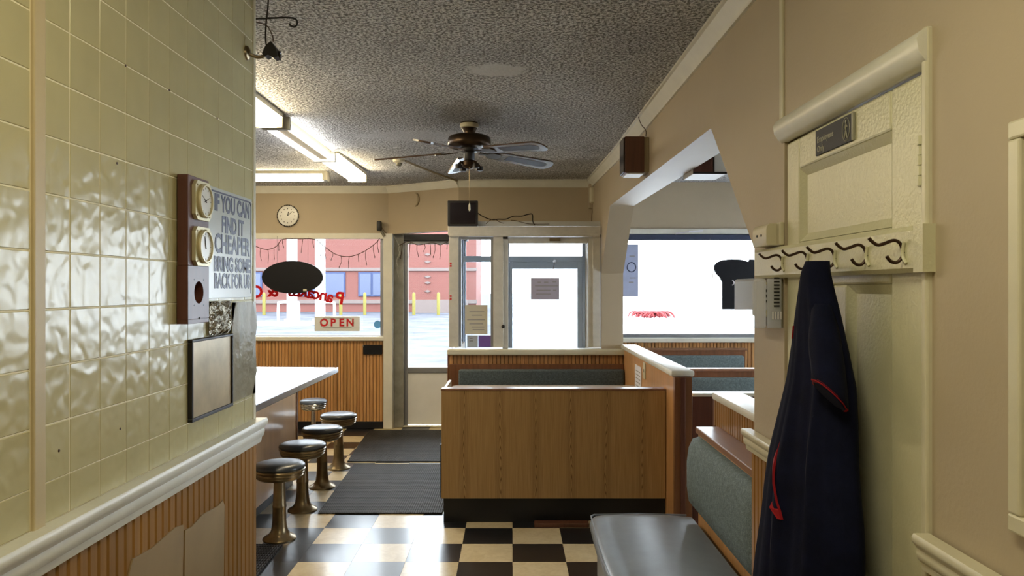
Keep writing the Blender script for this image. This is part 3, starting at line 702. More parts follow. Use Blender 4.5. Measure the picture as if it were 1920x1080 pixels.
arc = [(XR-.032-.013*math.sin(a), 1.732+.022*math.cos(a)) for a in [math.radians(15*k) for k in range(7)]]
obj('housing', prism(B(), [(XR, 1.754)]+arc+[(XR-.045, 1.696), (XR-.041, 1.688), (XR, 1.688)], 'Y', 2.315, 2.445), 'cream_plastic', ch, 40)
obj('base', box(B(), XR-.014, XR, 2.285, 2.46, 1.686, 1.756, .004), 'cream_plastic', ch)
for y_ in (2.36, 2.40): obj('button', lathe(B(), [(.004, 0), (.004, .003), (0, .003)], (XR-.044, y_, 1.72), 10, ROT_NX), 'black_gloss', ch)
# framed board at the right edge of the picture
fb = thing('notice_frame', 'cream wooden frame on the wall at the right edge of the photo', 'frame', (XR, .95, 1.15))
fy0, fy1, fz0, fz1 = .72, 1.228, 1.165, 1.825
for (a, b, c, dd) in ((fy0, fy1, fz1-.03, fz1), (fy0, fy1, fz0, fz0+.03), (fy0, fy0+.03, fz0+.03, fz1-.03), (fy1-.03, fy1, fz0+.03, fz1-.03)):
    obj('frame_bar', box(B(), XR-.02, XR, a, b, c, dd, .004), 'trim_cream', fb)
obj('backing', box(B(), XR-.006, XR, fy0+.028, fy1-.028, fz0+.028, fz1-.028), 'wall_beige', fb)

# ------------------------------------------------------------ things on the tiled wall
pl = thing('weather_station', 'brown wooden board with two brass dials and an empty hole', 'weather station', (XL, 2.03, 1.463))
px0 = XL+.003; px1 = XL+.032; wy0, wy1, wz0, wz1 = 1.965, 2.10, 1.463, 1.852
bm = B(); cyh, czh, rh = 2.033, 1.545, .030
N = 32; circ = [(cyh+rh*math.cos(2*PI*k/N+PI/4), czh+rh*math.sin(2*PI*k/N+PI/4)) for k in range(N)]
sq = []
for k in range(N):
    a = 2*PI*k/N+PI/4; c, s_ = math.cos(a), math.sin(a); m = max(abs(c), abs(s_)); hx, hz = (wy1-wy0)/2, .07
    sq.append(((wy0+wy1)/2+hx*c/m, czh+hz*s_/m))
F0 = [bm.verts.new((px1, *q)) for q in sq]; F1 = [bm.verts.new((px1, *q)) for q in circ]; F2 = [bm.verts.new((px0+.004, *q)) for q in circ]; G0 = [bm.verts.new((px0, *q)) for q in sq]
for k in range(N):
    j = (k+1) % N
    bm.faces.new((F0[k], F0[j], F1[j], F1[k])); bm.faces.new((F1[k], F1[j], F2[j], F2[k])); bm.faces.new((F0[k], G0[k], G0[j], F0[j]))
bm.faces.new(F2); bmesh.ops.recalc_face_normals(bm, faces=bm.faces)
box(bm, px0, px1, wy0, wy1, czh+.07, wz1, .002); box(bm, px0, px1, wy0, wy1, wz0, czh-.07, .001)
obj('board', bm, 'wood_red', pl)
for n_, zz_, ang in (('hygrometer_dial', 1.79, (.4, 2.6)), ('thermometer_dial', 1.668, (1.9, 1.7))):
    c = Vector((px1, 2.04, zz_)); q = .052; cc = .014
    oct_ = [(c.y-q, c.z-q+cc), (c.y-q+cc, c.z-q), (c.y+q-cc, c.z-q), (c.y+q, c.z-q+cc), (c.y+q, c.z+q-cc), (c.y+q-cc, c.z+q), (c.y-q+cc, c.z+q), (c.y-q, c.z+q-cc)]
    dl = obj('dial_plate', prism(B(), oct_, 'X', px1, px1+.010), 'brass', pl); dl['label'] = 'brass octagonal dial'
    obj('bezel', lathe(B(), [(.044, 0), (.046, .006), (.043, .010), (.040, .010), (.040, .004)], (px1+.010, c.y, c.z), 32, ROT_X), 'brass', dl, 40)
    obj('face', lathe(B(), [(.0405, 0), (.0405, .005), (0, .005)], (px1+.010, c.y, c.z), 32, ROT_X), 'dial_white', dl)
    for k in range(12):
        a = 2*PI*k/12; obj('tick', tube(B(), [(px1+.0153, c.y+.031*math.cos(a), c.z+.031*math.sin(a)), (px1+.0153, c.y+.036*math.cos(a), c.z+.036*math.sin(a))], .0006, 4), 'print_black', dl)
    for a in ang: obj('needle', tube(B(), [(px1+.0158, c.y-.006*math.cos(a), c.z-.006*math.sin(a)), (px1+.0158, c.y+.028*math.cos(a), c.z+.028*math.sin(a))], [.0016, .0004], 5), 'print_black', dl)
    for (sy, sz) in ((-1, -1), (-1, 1), (1, -1), (1, 1)): obj('screw', lathe(B(), [(.003, 0), (.002, .0015), (0, .002)], (px1+.010, c.y+sy*.040, c.z+sz*.040), 8, ROT_X), 'bronze', dl)
for zz_ in (1.476, 1.842): obj('nail', lathe(B(), [(.0035, 0), (.003, .002), (0, .002)], (px1, 2.035, zz_), 8, ROT_X), 'black_metal', pl)
for (dy, dz) in ((-.03, .034), (.03, .034), (-.03, -.034), (.03, -.034)): obj('pin_hole', lathe(B(), [(.0022, 0), (.002, .0006), (0, .0006)], (px1, cyh+dy, czh+dz), 8, ROT_X), 'black_metal', pl)
# the joke sign
sgn = thing('joke_sign', 'pale sign asking guests to find it cheaper beside the brass dials', 'sign', (XL, 2.3, 1.525))
gy0, gy1, gz0, gz1 = 2.085, 2.528, 1.527, 1.851; gx = XL+.004
obj('panel', box(B(), XL+.0005, gx, gy0, gy1, gz0, gz1, .001), 'sign_white', sgn)
bm = B(); 
for (a, b, c, dd) in ((gy0+.006, gy1-.02, gz1-.014, gz1-.009), (gy1-.014, gy1-.010, gz0+.012, gz1-.024)): box(bm, gx, gx+.0006, a, b, c, dd)
tube(bm, [(gx+.0003, gy1-.021, gz1-.0115), (gx+.0003, gy1-.012, gz1-.024)], .002, 4)
obj('border_line', bm, 'print_navy', sgn)
for s_, z_, sz_, fw_ in (('IF YOU CAN', 1.806, .068, .292), ('FIND IT', 1.745, .068, .185), ('CHEAPER', 1.686, .078, .295), ('BRING SOME', 1.626, .060, .305), ('BACK FOR US', 1.576, .060, .30)):
    obj('lettering', text(B(), s_, sz_, (gx+.0006, 2.357, z_), (0, 1, 0), (0, 0, 1), .0004, 'CENTER', .0022, fit=fw_), 'print_navy', sgn)
# foil, plastic sheet, framed dirty mirror
def crumple(y0, y1, z0, z1, amp, n, m, seed):
    random.seed(seed); bm = B(); g = []
    for i in range(n+1):
        r = []
        for j in range(m+1):
            e = 0 if i in (0, n) or j in (0, m) else 1
            r.append(bm.verts.new((XL+.003+amp*(.35+random.random()*e), y0+(y1-y0)*i/n, z0+(z1-z0)*j/m)))
        g.append(r)
    for i in range(n):
        for j in range(m): bm.faces.new((g[i][j], g[i+1][j], g[i+1][j+1], g[i][j+1]))
    bmesh.ops.solidify(bm, geom=bm.faces[:], thickness=.0006); return bm
tag(obj('foil_patch', crumple(2.165, 2.332, 1.42, 1.518, .012, 9, 7, 3), 'foil'), 'small crumpled foil patch under the joke sign', 'foil')
tag(obj('plastic_sleeve', crumple(2.338, 2.552, 1.205, 1.512, .016, 7, 4, 5), 'plastic_sheet', None, 70), 'wrinkled clear plastic sheet taped at the wall corner', 'plastic sheet')
fm = thing('framed_mirror', 'small tarnished mirror in a thin black frame on the tiles', 'mirror', (XL, 2.18, 1.195))
my0, my1, mz0, mz1 = 2.035, 2.335, 1.195, 1.418
obj('glass', box(B(), XL+.002, XL+.008, my0+.006, my1-.006, mz0+.006, mz1-.006), 'mirror_dirty', fm)
for (a, b, c, dd) in ((my0, my1, mz1-.008, mz1), (my0, my1, mz0, mz0+.010), (my0, my0+.008, mz0+.01, mz1-.008), (my1-.006, my1, mz0+.01, mz1-.008)):
    obj('frame_bar', box(B(), XL, XL+.014, a, b, c, dd, .002), 'black_metal', fm)
# veneer patches nailed on the wainscot
def patch(pts, lab):
    tag(obj('veneer_patch', prism(B(), pts, 'X', XL+.0105, XL+.014), 'plywood_patch'), lab, 'patch')
patch([(1.69, .45), (1.975, .45), (1.972, .7), (1.98, .94), (1.93, .948), (1.80, .938), (1.715, .945), (1.695, .91), (1.703, .8), (1.688, .7)], 'pale veneer board with rounded corner tacked to the wainscot, lower edge of photo')
patch([(1.982, .45), (2.262, .45), (2.255, .66), (2.262, .91), (2.25, .928), (2.21, .922), (2.1, .93), (2.03, .918), (1.99, .922), (1.986, .8), (1.993, .65)], 'pale veneer board with torn edge tacked beside another, nearer the wall corner')

# security camera and cable at the corner of the tiled wall
sc_ = thing('security_camera', 'small black camera on a curved bracket at the tiled wall corner', 'camera', (XL, 2.45, 2.3))
obj('mount', lathe(B(), [(.024, 0), (.022, .006), (.010, .012), (0, .012)], (XL, 2.49, 2.327), 18, ROT_X), 'bronze', sc_, 40)
obj('bracket', tube(B(), smooth_path([(XL+.008, 2.49, 2.325), (XL+.028, 2.50, 2.318), (XL+.045, 2.51, 2.322), (XL+.055, 2.515, 2.332)], 4), .006, 8), 'bronze', sc_, 60)
bm = B(); prism(bm, [(XL+.048, 2.328), (XL+.058, 2.318), (XL+.068, 2.324), (XL+.085, 2.314), (XL+.100, 2.318), (XL+.094, 2.345), (XL+.078, 2.368), (XL+.068, 2.362), (XL+.058, 2.35)], 'Y', 2.495, 2.535)
obj('housing', bm, 'black_metal', sc_)
obj('lens', lathe(B(), [(.013, 0), (.012, .006), (.006, .007), (0, .004)], (XL+.098, 2.515, 2.33), 14, ROT_X), 'screen_dark', sc_)
obj('cable', tube(B(), smooth_path([(XL+.06, 2.52, 2.352), (XL+.048, 2.535, 2.38), (XL+.044, 2.55, 2.44), (XL+.05, 2.555, 2.52), (XL+.052, 2.55, 2.598)], 5), .0028, 6), 'cable_black', sc_, 60)
hk = thing('ceiling_hook', 'black curled iron plant hook at the ceiling by the tiled wall', 'hook', (XL+.05, 2.6, 2.45))
obj('hook_rod', tube(B(), smooth_path([(XL-.02, 2.60, 2.478), (XL+.05, 2.60, 2.481), (XL+.10, 2.60, 2.483), (XL+.128, 2.60, 2.478), (XL+.135, 2.60, 2.464), (XL+.127, 2.60, 2.452), (XL+.112, 2.60, 2.455), (XL+.108, 2.60, 2.462)], 5), .0034, 8), 'black_metal', hk, 60)
obj('wall_plate', box(B(), XL-.12, XL-.02, 2.574, 2.625, 2.46, 2.5, .003), 'black_metal', hk)
obj('scroll', tube(B(), smooth_path([(XL-.015, 2.60, 2.47), (XL+.03, 2.60, 2.455), (XL+.05, 2.60, 2.42), (XL+.052, 2.60, 2.40)], 5), .002, 6), 'cable_brown', hk, 60)

# ------------------------------------------------------------ hallway lamp (behind the viewer)
hl = thing('hallway_lamp', 'long wrapped ceiling lamp over the hallway', 'lamp', (-.05, .6, 2.5))
obj('housing', box(B(), -.18, .08, -.05, 1.2, 2.56, 2.6, .006), 'lamp_housing', hl)
obj('diffuser', box(B(), -.16, .06, -.03, 1.18, 2.50, 2.56, .02), 'hall_lamp', hl)

# ------------------------------------------------------------ strip lamps
def strip_lamp(y0, y1, x, lab, cool, wrap=False):
    z = zc((y0+y1)/2)
    t = thing('strip_lamp', lab, 'lamp', (x, (y0+y1)/2, z-.1), 'strip lamps over the counter')
    if wrap:
        obj('housing', box(B(), x-.09, x+.09, y0, y1, z-.03, z, .004), 'lamp_housing', t)
        obj('diffuser', loft(B(), [[Vector((x+a, y, z+b)) for a, b in ((-.085, -.03), (-.075, -.075), (-.05, -.09), (.05, -.09), (.075, -.075), (.085, -.03))] for y in (y0+.01, y1-.01)]), 'tube_warm', t)
        obj('end_cap', box(B(), x-.087, x+.087, y1-.012, y1, z-.092, z-.028, .004), 'lamp_housing', t)
    else:
        obj('housing', prism(B(), [(x-.03, z-.06), (x-.055, z), (x+.055, z), (x+.03, z-.06)], 'Y', y0, y1), 'grille_tan', t)
        for s_ in (-1, 1):
            obj('tube', tube(B(), [(x+s_*.064, y0+.03, z-.062), (x+s_*.064, y1-.03, z-.062)], .017, 12), 'tube_bare', t, 60)
        for y in (y0-.005, y1-.025): obj('end_cap', box(B(), x-.085, x+.085, y, y+.03, z-.085, z-.005, .004), 'lamp_housing', t)
    return t
strip_lamp(3.25, 4.52, -1.45, 'yellowed strip lamp nearest the tiled wall corner', False, True)
strip_lamp(4.60, 5.80, -1.43, 'strip lamp with two bare tubes, middle of the row', True)
strip_lamp(5.86, 7.02, -1.43, 'glowing wrapped strip lamp at the window end of the row', True, True)
t = thing('strip_lamp', 'strip lamp running along the window wall', 'lamp', (-2.35, 7.1, 2.54), 'strip lamps over the counter')
zq = zc(7.1)
obj('housing', box(B(), -3.1, -1.72, 7.03, 7.17, zq-.03, zq, .004), 'lamp_housing', t); obj('diffuser', box(B(), -3.08, -1.76, 7.035, 7.165, zq-.085, zq-.03, .02), 'tube_warm', t); obj('end_cap', box(B(), -1.76, -1.72, 7.03, 7.17, zq-.088, zq-.02, .004), 'lamp_housing', t)

# ------------------------------------------------------------ ceiling fan
fc = Vector((-.27, 4.8, 0)); zt_ = zc(4.8)
fn = thing('ceiling_fan', 'bronze five-bladed ceiling fan with bare light kit', 'ceiling fan', (fc.x, fc.y, 2.3))
obj('canopy', lathe(B(), [(.056, zt_), (.058, zt_-.012), (.05, zt_-.035), (.04, zt_-.05), (.036, zt_-.065), (.038, zt_-.085)], (fc.x, fc.y, 0), 28), 'fan_bronze', fn, 40)
obj('canopy_ring', lathe(B(), [(.0565, zt_-.005), (.059, zt_-.01), (.059, zt_-.03), (.054, zt_-.034)], (fc.x, fc.y, 0), 28), 'cream_plastic', fn, 40)
obj('motor_housing', lathe(B(), [(.04, 2.525), (.1, 2.52), (.125, 2.512), (.135, 2.50), (.137, 2.46), (.132, 2.452), (.115, 2.442), (.06, 2.436)], (fc.x, fc.y, 0), 40), 'fan_bronze', fn, 40)
obj('switch_housing', lathe(B(), [(.06, 2.44), (.055, 2.42), (.034, 2.41), (.034, 2.37), (.03, 2.362)], (fc.x, fc.y, 0), 28), 'black_metal', fn, 40)
def blade_pts(r0, r1, w0, w1, n=8):
    top = [(r0, w0/2), (r1-.05, w1/2)]; tip = [(r1-.05+.05*math.sin(PI*k/n), w1/2*math.cos(PI*k/n)) for k in range(1, n)]; return top+tip+[(r1-.05, -w1/2), (r0, -w0/2)]
for k in range(5):
    ang = math.radians(102+72*k); pitch = math.radians(-13); droop = -math.radians(4.2)
    R = Matrix.Rotation(ang, 3, 'Z') @ Matrix.Rotation(-droop, 3, 'Y') @ Matrix.Rotation(pitch, 3, 'X')
    o0 = Vector((fc.x, fc.y, 2.424))
    def tr(bm):
        for v in bm.verts: v.co = o0+R@v.co
        return bm
    bl_ = obj('blade', tr(prism(B(), blade_pts(.17, .62, .105, .135), 'Z', -.004, .005)), 'fan_blade', fn)
    obj('cane_inset', tr(prism(B(), blade_pts(.27, .575, .06, .075), 'Z', -.0052, -.0038)), 'cane_dark', bl_)
    bm = B()
    prism(bm, [(.07, .014), (.12, .012), (.15, .04), (.21, .034), (.225, 0), (.21, -.034), (.15, -.04), (.12, -.012), (.07, -.014)], 'Z', -.009, -.003)
    obj('blade_iron', tr(bm), 'fan_bronze', bl_)
lk = obj('light_kit', lathe(B(), [(.03, 2.365), (.05, 2.355), (.052, 2.33), (.03, 2.315), (.012, 2.308), (0, 2.306)], (fc.x, fc.y, 0), 24), 'fan_bronze', fn, 40)
for k in range(4):
    a = math.radians(35+90*k); dv = Vector((math.cos(a), math.sin(a), 0)); c = Vector((fc.x, fc.y, 2.338))
    obj('lamp_arm', tube(B(), smooth_path([c+dv*.04, c+dv*.06+Vector((0, 0, .008)), c+dv*.072+Vector((0, 0, -.004)), c+dv*.075+Vector((0, 0, -.012))], 4), .009, 8), 'fan_bronze', lk, 60)
    obj('socket', lathe(B(), [(.02, 2.332), (.022, 2.32), (.022, 2.305), (.014, 2.303)], (fc.x+dv.x*.078, fc.y+dv.y*.078, 0), 14), 'black_metal', lk, 40)
pc = obj('pull_chain', tube(B(), [(fc.x+.002, fc.y-.03, 2.32), (fc.x+.003, fc.y-.03, 2.09)], .0016, 6), 'bronze', fn)
obj('fob', lathe(B(), [(.002, 2.09), (.006, 2.078), (.0065, 2.05), (.003, 2.04)], (fc.x+.003, fc.y-.03, 0), 12), 'cream_plastic', pc, 40)
# ceiling sensor with its conduit
Ys = 6.3; p = at(748, 315, Ys); zq = zc(Ys)
sd = thing('ceiling_sensor', 'small beige ceiling sensor with conduit near the strip lamp', 'sensor', (p.x, Ys, zq-.06))
obj('base', lathe(B(), [(.05, zq), (.048, zq-.02), (.03, zq-.03)], (p.x, Ys, 0), 20), 'cream_plastic', sd, 40)
obj('head', lathe(B(), [(.026, zq-.028), (.026, zq-.045), (.014, zq-.055), (0, zq-.055)], (p.x, Ys, 0), 16), 'grey_plastic', sd, 40)
obj('conduit', tube(B(), [(p.x+.05, Ys+.01, zc(Ys)-.01), ((p.x-.53)/2, (Ys+YU)/2, zc((Ys+YU)/2)-.012), (-.56, YU-.06, zc(YU)-.014)], .009, 6), 'grille_tan', sd)
# speaker on the wall over the opening
sp = thing('wall_speaker', 'brown wooden wall speaker under the crown moulding', 'speaker', (XR-.07, 4.6, 2.24))
obj('cabinet', box(B(), XR-.145, XR-.03, 4.53, 4.70, 2.245, 2.462, .004), 'wood_speaker', sp); obj('grille', box(B(), XR-.155, XR-.146, 4.535, 4.695, 2.25, 2.457, .003), 'cane_dark', sp)
obj('mount_strip', box(B(), XR-.03, XR, 4.54, 4.69, 2.25, 2.46, .003), 'grille_tan', sp)
obj('lit_underside', box(B(), XR-.135, XR-.035, 4.54, 4.69, 2.238, 2.245), 'white_panel', sp)  # white plate stands in for light on the cabinet's underside
obj('wire', tube(B(), smooth_path([(XR-.02, 4.54, 2.462), (XR-.022, 4.535, 2.50), (XR-.045, 4.56, 2.54), (XR-.06, 4.57, 2.59)], 4), .0025, 6), 'cable_brown', sp)
sp = thing('side_speaker', 'dark wooden speaker box seen through the top of the opening', 'speaker', (1.12, 4.4, 2.2))
obj('cabinet', box(B(), 1.022, 1.21, 4.29, 4.53, 2.2, 2.45, .003), 'white_panel', sp); obj('front_panel', box(B(), 1.022, 1.135, 4.283, 4.29, 2.21, 2.45, .002), 'wood_red', sp); obj('trim_strip', box(B(), 1.135, 1.142, 4.282, 4.29, 2.21, 2.45), 'black_metal', sp); obj('bottom_strip', box(B(), 1.022, 1.212, 4.281, 4.29, 2.2, 2.212), 'black_metal', sp)  # white of the cabinet also stands in for window light on its underside

# ------------------------------------------------------------ counter and stools
cn = thing('lunch_counter', 'lunch counter with wood front beside the round stools', 'counter', (-1.85, 4.5, 0))
obj('front_panel', box(B(), -2.1, -1.715, 2.75, 6.05, .08, .875), 'counter_wood', cn); obj('end_trim', box(B(), -1.72, -1.708, 6.03, 6.06, .08, .875, .002), 'wood_brown', cn)
obj('kick', box(B(), -2.08, -1.74, 2.75, 6.03, 0, .08), 'black_base', cn)
obj('worktop', prism(B(), [(-2.45, 2.7), (-1.425, 2.7), (-1.425, 6.17), (-1.445, 6.21), (-2.45, 6.27)], 'Z', .875, .908), 'laminate_top', cn)
obj('metal_edge', box(B(), -1.427, -1.416, 2.7, 6.19, .868, .911, .004), 'steel_edge', cn)
def stool(loc, r, label, col_r=.034, mat='bronze', seatm='vinyl_black', zs_=.475):
    t = thing('counter_stool', label, 'stool', loc, 'fixed stools along the counter'); x, y, _ = loc
    k = r/.155
    obj('pedestal', lathe(B(), [(.102, 0), (.102, .006), (.094, .014), (.07, .026), (.052, .05), (.046, .085), (col_r*1.24, .12), (col_r*1.18, .19), (col_r*1.25, .2), (col_r*1.25, .206), (col_r*1.17, .212), (col_r, .37), (.08*k, .385)], (x, y, 0), 36), mat, t, 40)
    sk = obj('seat_band', lathe(B(), [(.07*k, .375), (.125*k, .376), (.142*k, .388), (.145*k, .396), (.141*k, .401), (.149*k, .407), (.15*k, .414), (.146*k, .419), (.154*k, .425), (.156*k, .434), (.15*k, .44)], (x, y, 0), 40), mat, t, 40)
    obj('seat', lathe(B(), [(.14*k, .436), (.152*k, .44), (.157*k, .449), (.154*k, .459), (.142*k, .469), (.11*k, .476), (.06*k, .479), (0, .48)], (x, y, 0), 40), seatm, t, 60)
    return t
stool((-1.445, 4.72, 0), .155, 'round black stool nearest the tiled wall corner')
stool((-1.47, 5.33, 0), .16, 'second round stool from the tiled wall corner')
stool((-1.485, 5.94, 0), .155, 'third round stool, beside the far floor mat corner')
stool((-1.50, 6.57, 0), .155, 'fourth round stool standing in front of the beadboard wall')
s5 = stool((-1.935, 7.40, 0), .13, 'small bluish stool on a thin chrome post past the counter end', .019, 'chrome', 'vinyl_blue')
# mats
def mat_(pts, lab):
    m = obj('rubber_mat', prism(B(), pts, 'Z', .001, .011), 'rubber_mat'); tag(m, lab, 'mat')
mat_([(-1.335, 5.23), (-.48, 5.23), (-.48, 6.68), (-1.388, 6.68)], 'ribbed black floor mat in front of the oak booth')
mat_([(-1.47, 6.78), (-.60, 6.78), (-.60, 8.28), (-1.56, 8.28)], 'ribbed black floor mat before the side door')
mat_([(-1.70, 3.6), (-1.36, 3.6), (-1.385, 4.58), (-1.70, 4.6)], 'dark floor mat at the foot of the first stool')

# ------------------------------------------------------------ booths
# booth backed by the oak panel
bo = thing('booth_bench', 'booth bench with broad oak back facing the hallway', 'booth', (.28, 5.3, 0))
bx0, bx1 = -.467, X2-.004
obj('oak_back', box(B(), bx0, bx1, 5.02, 5.045, .165, .882, .002), 'oak_laminate', bo)
obj('kick_board', box(B(), bx0+.012, bx1, 5.05, 5.6, 0, .165), 'black_base', bo)
obj('end_panel', box(B(), bx0, bx0+.02, 5.045, 5.62, .165, .878, .002), 'oak_laminate', bo); obj('end_kick', box(B(), bx0-.008, bx0, 5.03, 5.4, .17, .52, .002), 'black_base', bo)
obj('back_core', box(B(), bx0+.02, bx1, 5.045, 5.11, .165, .868), 'wood_brown', bo)
obj('top_edge', box(B(), bx0-.003, bx1, 5.015, 5.115, .878, .892, .004), 'wood_rail', bo)
obj('seat_base', box(B(), bx0+.02, bx1, 5.11, 5.58, .165, .36), 'wood_brown', bo); obj('seat_cushion', box(B(), bx0+.022, bx1, 5.17, 5.62, .36, .46, .03, 3), 'vinyl_grey', bo, 40); obj('back_cushion', box(B(), bx0+.03, bx1, 5.11, 5.17, .5, .85, .025, 3), 'fabric_dark', bo, 40)
tbx = thing('booth_table', 'pale booth table behind the oak bench back', 'table', (.25, 5.95, 0))
obj('table_top', prism(B(), [(-.44, 5.67), (X2-.01, 5.67), (X2-.01, 6.29), (-.44, 6.29), (-.475, 6.275), (-.49, 6.24), (-.49, 5.72), (-.475, 5.685)], 'Z', .722, .752), 'laminate_table', tbx)
obj('pedestal', lathe(B(), [(.2, 0), (.2, .015), (.05, .03), (.04, .06), (.04, .68), (.14, .7), (.14, .722)], (.25, 5.98, 0), 24), 'black_metal', tbx, 40)
fb_ = thing('far_bench', 'booth bench with low green backrest under the vestibule window', 'booth', (.25, 6.7, 0))
obj('back_cushion', box(B(), xat(860, 6.88), X2-.008, 6.84, 6.905, .5, .822, .02, 3), 'fabric_dark', fb_, 40)
obj('back_board', box(B(), vx0+.01, X2-.006, 6.905, 6.952, .1, .862, .002), 'wood_brown', fb_); obj('seat_cushion', box(B(), -.45, X2-.008, 6.40, 6.85, .37, .47, .03, 3), 'vinyl_grey', fb_, 40); obj('seat_base', box(B(), -.45, X2-.008, 6.44, 6.905, 0, .37), 'wood_brown', fb_)
# near bench along the low wall
nb = thing('near_bench', 'grey vinyl bench with green padded back in the foreground', 'bench', (.62, 3.1, 0))
bm = B(); n = 24; yy0, yy1 = 2.62, 3.70
sec = [(.385, .40), (.372, .425), (.378, .45), (.40, .466), (.46, .474), (.6, .478), (.75, .472), (.86, .462), (.87, .44), (.87, .38), (.40, .38)]
rings = []
for i in range(n+1):
    t = i/n; y = yy0+(yy1-yy0)*t; e = min(1, min(t, 1-t)*9); e2 = math.sqrt(max(.05, 1-(1-e)**2)); sk = .012*math.sin(PI*t)
    rings.append([Vector((.62+(x-.62)*(1 if 1 else e2)-(sk if x < .5 else 0)+(.02*(1-e2) if x < .42 else 0), y, .38+(z-.38)*(.62+.38*e2))) for x, z in sec])
sc2 = obj('seat_cushion', loft(bm, rings), 'vinyl_grey', nb, 50)
obj('welt', tube(B(), [(.379-.012*math.sin(PI*i/20)+.004, 2.64+1.04*i/20, .452) for i in range(21)]+[(.40, 3.70, .452), (.6, 3.704, .456), (.85, 3.702, .45)], .004, 6), 'vinyl_grey', sc2, 60)
obj('seat_apron', box(B(), .41, .87, 2.64, 3.66, .12, .39, .004), 'vinyl_grey', nb); obj('kick', box(B(), .46, .87, 2.66, 3.62, 0, .12), 'black_base', nb)
obj('back_board', box(B(), .905, X2-.013, 2.60, 3.69, 0, .852, .002), 'wood_honey', nb)
obj('top_ledge', box(B(), .893, X2-.013, 2.60, 3.70, .852, .882, .004), 'wood_rail', nb); obj('end_strip', box(B(), .9, .915, 2.6, 2.62, .4, .85, .002), 'wood_red', nb)
bm = B(); rings = []
prof = [(.905, .515), (.875, .512), (.852, .53), (.842, .60), (.842, .72), (.852, .79), (.872, .832), (.905, .842)]
for i in range(17):
    t = i/16; y = 2.63+(3.735-2.63)*t; e = min(1, min(t, 1-t)*12); e2 = math.sqrt(max(0, 1-(1-e)**2)); zm = .678
    rings.append([Vector((.905-(.905-x)*(.35+.65*e2), y, zm+(z-zm)*(.86+.14*e2))) for x, z in prof])
obj('back_cushion', loft(bm, rings), 'fabric_green', nb, 60)
# a dark plastic stop lying at the kick board
st_ = thing('door_stop_bar', 'dark wooden bar lying at the black kick board', 'bar', (.32, 4.98, 0))
obj('bar', box(B(), .145, .50, 4.93, 5.0, .0, .028, .006), 'wood_speaker', st_); obj('end_cap', box(B(), .50, .535, 4.935, 4.995, .002, .03, .008), 'grille_tan', st_)
# side room booths
def side_booth(name, y, face, lab, zb=.88, x0=1.135, x1=2.42, cap='wood_rail', panelm='wood_brown', rounded=True):
    t = thing(name, lab, 'booth', ((x0+x1)/2, y, 0), 'booths in the side room'); s_ = face
    obj('back_board', box(B(), x0, x1, y, y+.07, 0, zb-.02, .002), panelm, t); obj('top_cap', box(B(), x0, x1+.02, y-.012, y+.085, zb-.022, zb, .004), cap, t)
    a, b = (y-.06, y) if s_ < 0 else (y+.07, y+.13)
    obj('back_cushion', box(B(), x0+.04, x1-.02, a, b, .48, zb-.07, .025, 3), 'fabric_green', t, 40)
    a, b = (y-.5, y-.05) if s_ < 0 else (y+.12, y+.57)
    obj('seat_cushion', box(B(), x0+.02, x1-.02, a, b, .36, .46, .03, 3), 'vinyl_grey', t, 40); obj('seat_base', box(B(), x0+.02, x1-.04, a+.03, b-.02, 0, .36), 'wood_brown', t)
    return t
side_booth('side_booth', 4.86, 1, 'brown booth with white edged back by the gap in the low wall', .885, cap='trim_white', panelm='wood_red', x0=1.155, x1=1.6)
side_booth('side_booth', 6.33, -1, 'green padded booth in the middle of the side room', .885)
wb = side_booth('side_booth', 7.88, -1, 'green padded booth under the side room window', .93)
def side_table(y, lab):
    t = thing('side_table', lab, 'table', (1.8, y, 0), 'tables in the side room')
    obj('table_top', box(B(), 1.14, 2.4, y-.3, y+.3, .725, .755, .01), 'laminate_table', t); obj('pedestal', lathe(B(), [(.2, 0), (.2, .015), (.05, .03), (.04, .06), (.04, .68), (.14, .7), (.14, .725)], (1.9, y, 0), 24), 'black_metal', t, 40)
side_table(5.55, 'pale table between the brown booth and the middle booth'); side_table(7.1, 'pale table between the middle booth and the window booth')

# ------------------------------------------------------------ front wall things
ck = thing('wall_clock', 'round white wall clock with a beaded dark rim', 'clock', (xat(541, YW), YW, 2.23)); cc = at(541, 405, YW-.0)
obj('case', lathe(B(), [(.118, 0), (.118, .02), (.11, .03), (.1, .032)], (cc.x, YW, cc.z), 40, ROT_NY), 'dial_white', ck, 40)
obj('face', lathe(B(), [(.1, .02), (.1, .031), (0, .0315)], (cc.x, YW, cc.z), 40, ROT_NY), 'dial_white', ck)
for k in range(40):
    a = 2*PI*k/40; obj('rim_bead', lathe(B(), [(.0075, 0), (.0075, .008), (0, .012)], (cc.x+.117*math.cos(a), YW-.02, cc.z+.117*math.sin(a)), 6, ROT_NY), 'black_metal', ck)
for k in range(12):
    a = 2*PI*k/12; obj('hour_mark', box(B(), cc.x+.078*math.cos(a)-.004, cc.x+.078*math.cos(a)+.004, YW-.0335, YW-.0312, cc.z+.078*math.sin(a)-.006, cc.z+.078*math.sin(a)+.006), 'print_black', ck)
for a, l, r in ((math.radians(80), .045, .004), (math.radians(42), .07, .003)): obj('hand', tube(B(), [(cc.x, YW-.035, cc.z), (cc.x+l*math.cos(a), YW-.035, cc.z+l*math.sin(a))], r, 5), 'print_black', ck)
Yg = YW-.03
ov = at(549, 520, Yg-.02)
os_ = thing('oval_sign', 'black oval sign hanging in the wide shop window', 'sign', (ov.x, Yg-.02, ov.z-.18))
bm = B(); rx, rz = 57*Yg/F, 30.5*Yg/F
prism(bm, [(ov.x+rx*math.cos(2*PI*k/48), ov.z+rz*math.sin(2*PI*k/48)) for k in range(48)], 'Y', Yg-.04, Yg-.015)
obj('panel', bm, 'black_gloss', os_)
